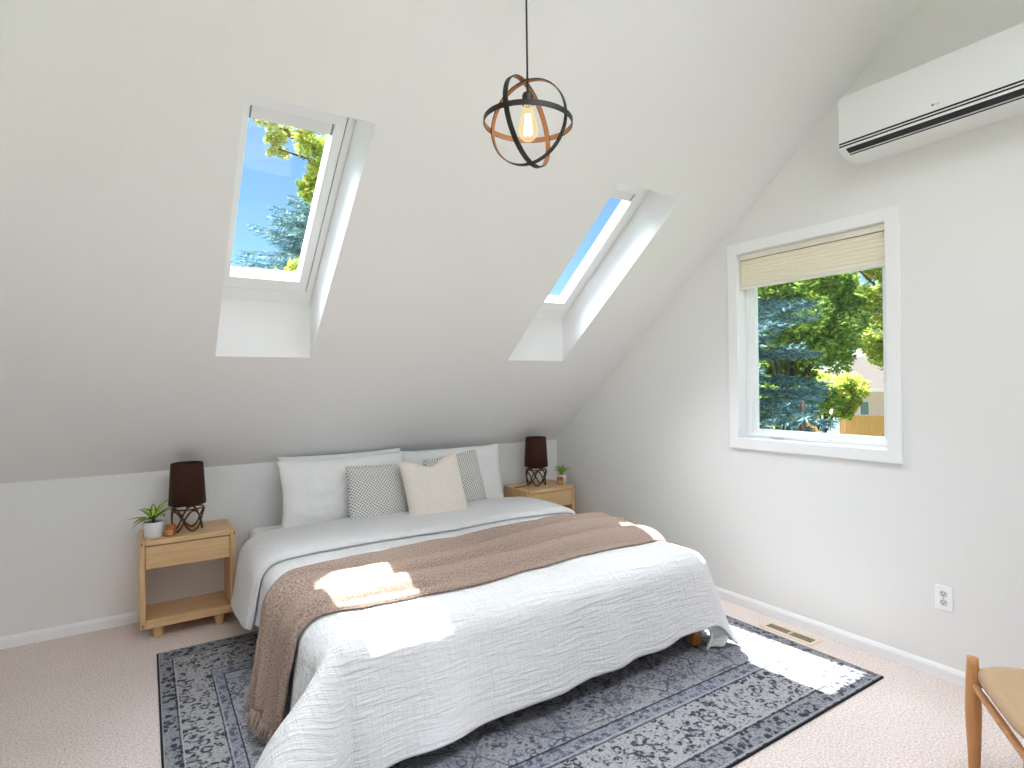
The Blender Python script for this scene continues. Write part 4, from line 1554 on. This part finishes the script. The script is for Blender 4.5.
VX0, VX1, VY0, VY1 = -0.185, -0.078, -2.435, -2.125
ve = empty('floor_vent', ((VX0 + VX1) / 2, (VY0 + VY1) / 2, 0.0), 'beige metal floor vent in the carpet by the right wall', 'vent')
VO = ve.location.copy()
q = lambda z, e: [(VX0 + e, VY0 + e, z), (VX1 - e, VY0 + e, z), (VX1 - e, VY1 - e, z), (VX0 + e, VY1 - e, z)]
f = MB(); f.ring_prism([q(0.0005, 0.0), q(0.005, 0.004)], [q(0.0005, 0.024), q(0.005, 0.024)])
fix_normals(f.build('vent_frame', M['vent'], ve, VO))
f = MB(); f.box(VX0 + .02, VX1 - .02, VY0 + .02, VY1 - .02, 0.0003, 0.0012)
f.build('duct_shadow_plate', M['vent_dark'], ve, VO)  # flat dark plate stands in for the shaded depth of the duct
nl = 24
for k in range(nl + 1):
    y = VY0 + .026 + (VY1 - VY0 - .052) * k / nl
    wd = 0.0013 if k != nl // 2 else 0.006
    f = MB(); f.box(VX0 + .024, VX1 - .024, y - wd, y + wd, 0.001, 0.0028)
    f.build('louver', M['vent'], ve, VO)

# ------------------------------------------------------------------ chair
e1 = Vector((-0.83, -0.56, 0)).normalized()
e2 = Vector((0.56, -0.83, 0)).normalized()
CC = Vector((-0.705, -3.305, 0))
ch = empty('wooden_chair', CC + e1 * .23 + e2 * .23, 'wooden chair with a tan leather seat, cut off by the lower right corner', 'chair')
CO = ch.location.copy()
CW, CDp = 0.48, 0.46


def cpt(a, b, z):
    return CC + e1 * a + e2 * b + Vector((0, 0, z))


def post(a, b, top, rad, splay=(0, 0), name='leg'):
    m = MB()
    prof = [(0.0, .68), (.04, .74), (.14, .95), (.24, 1.12), (.34, 1.0), (.40, .84), (.425, .78)]
    pts, rr = [], []
    for z, k in prof:
        t = z / .425
        pts.append(cpt(a + splay[0] * (1 - t), b + splay[1] * (1 - t), z / .425 * top)); rr.append(rad * k)
    m.tube(pts, rr, 20)
    return m.build(name, M['chair_wood'], ch, CO, smooth=True, bevel=0.0)


post(0.0, 0.0, 0.428, 0.0215, (0.025, -0.005))
post(CW, 0.0, 0.428, 0.0215, (-0.0, -0.005))
for a in (0.02, CW - .02):
    m = MB()
    m.tube([cpt(a, CDp + .05, 0.0), cpt(a, CDp + .01, .2), cpt(a, CDp, .42), cpt(a, CDp + .06, .62), cpt(a, CDp + .10, .76)], [.014, .02, .022, .018, .014], 16)
    m.build('leg', M['chair_wood'], ch, CO, smooth=True)
for pa, pb, z in (((0, 0), (CW, 0), .338), ((0.0, 0), (0.02, CDp), .335), ((CW, 0), (CW - .02, CDp), .335), ((0.02, CDp), (CW - .02, CDp), .345)):
    m = MB()
    A, B_ = cpt(pa[0], pa[1], z), cpt(pb[0], pb[1], z)
    d = (B_ - A)
    m.tube([A + d * t for t in (0.0, .12, .5, .88, 1.0)], [.008, .011, .0125, .011, .008], 14)
    m.build('rail', M['chair_wood'], ch, CO, smooth=True)
m = MB()
m.tube([cpt(0.0 + CW * t, CDp + .09 + .05 * math.sin(PI * t), .74) for t in [i / 12 for i in range(13)]], [.012 + .012 * math.sin(PI * i / 12) for i in range(13)], 14)
m.build('top_rail', M['chair_wood'], ch, CO, smooth=True)
m = MB()
NSX = 30


def seat_top(i, j):
    u, v = 2 * i / NSX - 1, 2 * j / NSX - 1
    # squircle outline
    k = 1.0
    x, y = u, v
    rr_ = (abs(x) ** 5 + abs(y) ** 5) ** (1 / 5) if (x or y) else 1
    mx_ = max(abs(x), abs(y)) or 1
    x, y = x * mx_ / rr_ if rr_ else x, y * mx_ / rr_ if rr_ else y
    e = max(abs(u), abs(v))
    z = 0.422 - 0.012 * (1 - e ** 2) - 0.020 * max(0, (e - .86) / .14) ** 2
    return cpt(CW / 2 + x * (CW / 2 + .010), CDp / 2 + y * (CDp / 2 + .012), z)


def seat_bot(i, j):
    p = seat_top(i, j)
    e = max(abs(2 * i / NSX - 1), abs(2 * j / NSX - 1))
    return p + Vector((0, 0, -0.016 - 0.018 * (1 - e ** 4)))


m.grid(NSX + 1, NSX + 1, seat_top)
m.grid(NSX + 1, NSX + 1, seat_bot)
rim = [(i, 0) for i in range(NSX)] + [(NSX, j) for j in range(NSX)] + [(NSX - i, NSX) for i in range(NSX)] + [(0, NSX - j) for j in range(NSX)]
k = (NSX + 1) ** 2
for a, c in zip(rim, rim[1:] + rim[:1]):
    ia, ic = a[1] * (NSX + 1) + a[0], c[1] * (NSX + 1) + c[0]
    m.f.append((ia, ic, k + ic, k + ia)); m.m.append(0)
fix_normals(m.build('seat', M['leather'], ch, CO, smooth=True))['label'] = 'tan leather seat pad'

# ------------------------------------------------------------------ outside
GZ = -2.7
g = MB(); g.box(-60, 120, -60, 120, GZ - .2, GZ)
setp(g.build('ground', M['grass']), None, None, None, 'structure')


def view_pt(px, py, depth):
    """a spot in the garden, given as bearing and depth seen from the room"""
    return CAM_LOC + fw * depth + r2 * ((px - 512) / FPX * depth) + u2 * (-(py - 384) / FPX * depth)


def leaf_cloud(mb, centres, count, size, rnd, flat=0.6):
    for _ in range(count):
        c, rad = centres[rnd.randrange(len(centres))]
        d = Vector((rnd.gauss(0, 1), rnd.gauss(0, 1), rnd.gauss(0, 1) * flat))
        d = d.normalized() * rad * rnd.random() ** 0.45
        p = c + d
        s = size * rnd.uniform(.6, 1.3)
        a = Vector((rnd.uniform(-1, 1), rnd.uniform(-1, 1), rnd.uniform(-.6, .6))).normalized()
        n = Vector((rnd.uniform(-1, 1), rnd.uniform(-1, 1), rnd.uniform(.1, 1.2))).normalized()
        b = a.cross(n).normalized()
        q = len(mb.v)
        mb.v += [tuple(p - a * s), tuple(p + b * s * .55), tuple(p + a * s), tuple(p - b * s * .55)]
        mb.f.append((q, q + 1, q + 2, q + 3)); mb.m.append(0)


def leafy_tree(base, clumps, count, size, mat, label, seed, trunk_r=.16, top=None):
    rnd = random.Random(seed)
    side_on = top is not None
    o = empty('leafy_tree', base, label, 'tree', 'trees outside')
    mb = MB()
    centres = []
    for c, rad in clumps:
        c = Vector(c)
        for _ in range(9):
            d = Vector((rnd.gauss(0, 1), rnd.gauss(0, 1), rnd.gauss(0, .8))).normalized() * rad * rnd.uniform(.2, .85)
            centres.append((c + d, rad * rnd.uniform(.25, .5)))
    leaf_cloud(mb, centres, count, size, rnd)
    mb.build('crown', mat, o, base)
    t = MB()
    top = Vector(top) if top is not None else sum((Vector(c) for c, _ in clumps), Vector((0, 0, 0))) / len(clumps)
    b = Vector(base)
    t.tube([b, b.lerp(top, .5) + Vector((.1, 0, .3)), top], [trunk_r, trunk_r * .7, trunk_r * .35], 10)
    for c, rad in clumps:
        c = Vector(c)
        m_ = b.lerp(top, .55) if not side_on else top - Vector((0, 0, .4))
        t.tube([m_, m_.lerp(c, .5) + Vector((0, 0, .25)), c], [trunk_r * .45, trunk_r * .3, trunk_r * .12], 8)
    t.build('trunk', M['bark'], o, base, smooth=True)
    return o


def spruce(base, height, spread, label, seed, nb, needles, dens=26, zmin=0.06, sub=10, nl=.05, expo=.8):
    rnd = random.Random(seed)
    o = empty('spruce_tree', base, label, 'tree', 'trees outside')
    b = Vector(base)
    t = MB(); t.tube([b, b + Vector((0, 0, height))], [.16, .02], 10)
    t.build('trunk', M['bark'], o, base, smooth=True)
    mb = MB()
    for k in range(nb):
        f = zmin + (1 - zmin) * (k + rnd.random()) / nb
        az = k * 2.399 + rnd.uniform(-.3, .3)
        L = spread * (1 - f) ** expo * rnd.uniform(.8, 1.1) + .12
        z = height * f
        drp = rnd.uniform(-.5, -.05)
        d = Vector((math.cos(az), math.sin(az), 0))
        sd = Vector((-d.y, d.x, 0))

        def bpt(s):
            return b + Vector((0, 0, z)) + d * (L * s) + Vector((0, 0, 1)) * (L * (drp * s + .22 * s * s))
        twigs = [(bpt(0.1), bpt(1.0))]
        for q in range(sub):
            s = .15 + .8 * q / sub
            for sg in (-1, 1):
                tl = L * .42 * (1 - s * .75)
                p = bpt(s)
                twigs.append((p, p + (d * .62 + sd * sg * .8).normalized() * tl + Vector((0, 0, -.12 * tl + rnd.uniform(-.03, .02)))))
        for p0, p1 in twigs:
            ax = p1 - p0
            ln = ax.length
            if ln < .03: continue
            ax.normalize()
            n_ = max(4, int(ln * dens))
            o1 = ax.orthogonal().normalized(); o2 = ax.cross(o1)
            for i in range(n_):
                p = p0 + ax * (ln * (i + rnd.random()) / n_)
                w = rnd.uniform(0, 2 * PI)
                r_ = o1 * math.cos(w) + o2 * math.sin(w)
                tip = p + r_ * nl * .8 + ax * nl
                wv = ax.cross(r_) * nl * .14
                v0 = len(mb.v)
                mb.v += [tuple(p - wv), tuple(p + wv), tuple(tip)]
                mb.f.append((v0, v0 + 1, v0 + 2)); mb.m.append(0)
    mb.build('needles', needles, o, base)
    return o


# through the window in the right wall
sp_c = view_pt(700, 300, 7.0)
spruce((sp_c.x, sp_c.y, GZ), 9.2, 2.15, 'tall blue spruce close outside, its branches at the left side of the window', 3, 170, M['needle'], 95, .28, 13, .06)
sp2 = view_pt(803, 440, 5.6)
spruce((sp2.x, sp2.y, GZ), 3.9, .95, 'young blue spruce low in the window corner below the leafy trees', 8, 70, M['needle'], 80, .25, 9, .06, .5)
cl = [(view_pt(800, 300, 14), 1.3), (view_pt(830, 340, 14.5), 1.2), (view_pt(790, 350, 15), 1.2), (view_pt(770, 385, 15), 1.2), (view_pt(850, 310, 15), .9), (view_pt(815, 250, 15), 1.3), (view_pt(800, 395, 15), 1.0), (view_pt(780, 330, 14), 1.2), (view_pt(765, 290, 14), 1.2)]
b0_ = view_pt(756, 384, 15)
leafy_tree((b0_.x, b0_.y, GZ), cl, 56000, .060, M['leaf_green'], 'dense green leafy tree filling the middle of the window view', 21)
cl = [(view_pt(880, 330, 19), 1.4), (view_pt(868, 290, 19), 1.3), (view_pt(890, 270, 19), 1.2), (view_pt(850, 262, 19), 1.0), (view_pt(895, 350, 19), .9), (view_pt(842, 330, 19), 1.1)]
b0_ = view_pt(925, 384, 19)
leafy_tree((b0_.x, b0_.y, GZ), cl, 21000, .075, M['leaf_yellow'], 'airy light green tree with sky showing through, at the upper right of the window', 22, .16, view_pt(920, 330, 19))
cl = [(view_pt(838, 382, 22), 1.0), (view_pt(815, 390, 22), 1.1), (view_pt(846, 396, 22), .8), (view_pt(795, 396, 22), .9), (view_pt(830, 404, 22), .8), (view_pt(808, 408, 22), .8), (view_pt(843, 408, 22), .5)]
b0_ = view_pt(820, 400, 22)
leafy_tree((b0_.x, b0_.y, GZ), cl, 26000, .07, M['leaf_yellow'], 'yellow green bushy tree in front of the pink house', 23, .08)
cl = [(view_pt(760, 310, 32), 4.0), (view_pt(805, 290, 34), 4.0)]
b0_ = view_pt(790, 384, 33)
leafy_tree((b0_.x, b0_.y, GZ), cl, 24000, .17, M['leaf_green'], 'large distant green tree behind the others', 24, .3)

# further trees, seen when stepping to the side
for k, (px, dep, sz, lab) in enumerate(((1010, 20, 1.9, 'round green tree beyond the window, right of the airy tree'), (1180, 24, 2.4, 'broad green tree far along the garden on the right'),
                                        (1330, 17, 1.8, 'small dense green tree nearest the house on the right'), (690, 24, 2.2, 'tall green tree half behind the blue spruce'))):
    cl = [(view_pt(px + dx_ * 14, 384 + dy_ * 14, dep), sz * s_) for dx_, dy_, s_ in ((0, -4, 1), (-3, -1, .8), (3, -1, .8), (0, 1, .8), (-1, -7, .7))]
    b0_ = view_pt(px, 384, dep)
    leafy_tree((b0_.x, b0_.y, GZ), cl, 9000, .12, M['leaf_green'], lab, 60 + k, .18)

# fence
FA, FB = view_pt(786, 420, 36), view_pt(905, 420, 32)
FA.z = FB.z = GZ
fn = empty('wooden_fence', FA, 'honey coloured wooden board fence in front of the pink house', 'fence')
fd = FB - FA
nbd = 46
fv = fd.normalized(); fside = Vector((-fv.y, fv.x, 0))
pnl = MB()
for k in range(nbd):
    a = FA + fd * (k / nbd)
    pnl.obox(a, fv * (fd.length / nbd * .94), fside * .03, (0, 0, 2.0 + (.02 if k % 2 else 0)))
fix_normals(pnl.build('board_panel', M['fence'], fn, FA))
for k in range(0, nbd + 1, 12):
    a = FA + fd * (k / nbd)
    m = MB(); m.obox(a + fside * .03, fv * .12, fside * .12, (0, 0, 2.05))
    fix_normals(m.build('post', M['fence'], fn, FA))
# white gate post / shed corner left of the fence
gp_ = view_pt(820, 420, 30); gp_.z = GZ
wp = MB(); wp.obox((0, 0, 0), fv * .9, fside * .1, (0, 0, 2.3))
wpo = fix_normals(wp.build('white_gate', M['white_paint'], None)); wpo.location = gp_
setp(wpo, 'white board gate beside the wooden fence outside', 'gate')

# house
HB = view_pt(862, 420, 44); HB.z = GZ
hs = empty('neighbour_house', HB, 'pink house with a pale hipped roof beyond the fence', 'house')
hx = rt.copy(); hy = fw.copy()


def hp(a, b, z):
    return HB + hx * a + hy * b + Vector((0, 0, z))


m = MB(); m.hexa([hp(-1.0, 0, 0), hp(9, 0, 0), hp(9, 6, 0), hp(-1.0, 6, 0), hp(-1.0, 0, 3.35), hp(9, 0, 3.35), hp(9, 6, 3.35), hp(-1.0, 6, 3.35)])
wallm = fix_normals(m.build('wall', M['siding'], hs, HB))
m = MB(); m.add([hp(-1.6, -.6, 3.3), hp(9.5, -.6, 3.3), hp(9.5, 6.6, 3.3), hp(-1.6, 6.6, 3.3), hp(1.0, 3, 6.0), hp(7.5, 3, 6.0)],
                [(0, 1, 5, 4), (1, 2, 5), (2, 3, 4, 5), (3, 0, 4), (3, 2, 1, 0)])
fix_normals(m.build('roof', M['shingle'], hs, HB))
m = MB(); m.obox(hp(-1.62, -.66, 3.12), hx * 11.2, hy * .08, (0, 0, .2))
fix_normals(m.build('gutter', M['white_paint'], hs, HB))
m = MB(); m.obox(hp(-.2, -.04, 1.3), hx * .75, hy * .06, (0, 0, 1.15))
wn = fix_normals(m.build('window', M['white_paint'], hs, HB))
m = MB(); m.obox(hp(-.12, -.06, 1.38), hx * .6, hy * .03, (0, 0, .98))
fix_normals(m.build('pane', plain('dark_pane', srgb(120, 130, 136), .2), wn, HB))
H2 = view_pt(893, 384, 58); H2.z = GZ
m = MB()


def h2(a, b, z):
    return H2 + hx * a + hy * b + Vector((0, 0, z))


h2o = empty('neighbour_house', H2, 'blue grey house gable rising behind the pink house', 'house')
m.add([h2(-2.5, 0, 0), h2(6, 0, 0), h2(6, 0, 5), h2(1.7, 0, 7.4), h2(-2.5, 0, 5), h2(-2.5, 8, 0), h2(6, 8, 0), h2(6, 8, 5), h2(1.7, 8, 7.4), h2(-2.5, 8, 5)],
      [(0, 1, 2, 3, 4), (5, 9, 8, 7, 6), (0, 4, 9, 5), (1, 6, 7, 2), (0, 5, 6, 1), (2, 7, 8, 3), (3, 8, 9, 4)])
fix_normals(m.build('wall', M['blue_siding'], h2o, H2))
m = MB()
m.hexa([h2(-3.1, -.4, 4.7), h2(1.7, -.4, 7.42), h2(1.7, 8.3, 7.42), h2(-3.1, 8.3, 4.7), h2(-3.1, -.4, 4.95), h2(1.7, -.4, 7.7), h2(1.7, 8.3, 7.7), h2(-3.1, 8.3, 4.95)])
m.hexa([h2(1.7, -.4, 7.42), h2(6.6, -.4, 4.7), h2(6.6, 8.3, 4.7), h2(1.7, 8.3, 7.42), h2(1.7, -.4, 7.7), h2(6.6, -.4, 4.95), h2(6.6, 8.3, 4.95), h2(1.7, 8.3, 7.7)])
fix_normals(m.build('roof', M['shingle'], h2o, H2))

# through the left skylight
cl = [(view_pt(262, 118, 13), .26), (view_pt(280, 132, 13), .42), (view_pt(276, 148, 13), .28), (view_pt(300, 138, 13), .5), (view_pt(318, 146, 13), .6), (view_pt(335, 150, 13), .7),
      (view_pt(318, 176, 13), .35), (view_pt(330, 172, 13), .5), (view_pt(350, 130, 13), .8), (view_pt(345, 205, 13), .6), (view_pt(306, 190, 13), .26), (view_pt(322, 200, 13), .4), (view_pt(300, 112, 13), .4)]
b0_ = view_pt(400, 300, 13)
leafy_tree((b0_.x, b0_.y, GZ), cl, 11000, .048, M['leaf_yellow'], 'yellow green leafy branches reaching across the upper left skylight', 31, .12, view_pt(385, 190, 13))
sp3 = view_pt(322, 300, 17)
spruce((sp3.x, sp3.y, GZ), view_pt(322, 190, 17).z - GZ, 4.6, 'blue green spruce top showing low in the left skylight', 33, 150, M['needle'], 60, .45, 11, .09, .5)
cl = [(view_pt(288, 284, 12), .36), (view_pt(306, 274, 12), .45), (view_pt(272, 290, 12), .28), (view_pt(322, 262, 12), .5)]
b0_ = view_pt(318, 330, 12)
leafy_tree((b0_.x, b0_.y, GZ), cl, 7000, .05, M['leaf_yellow'], 'yellow green treetop at the bottom edge of the left skylight', 34)
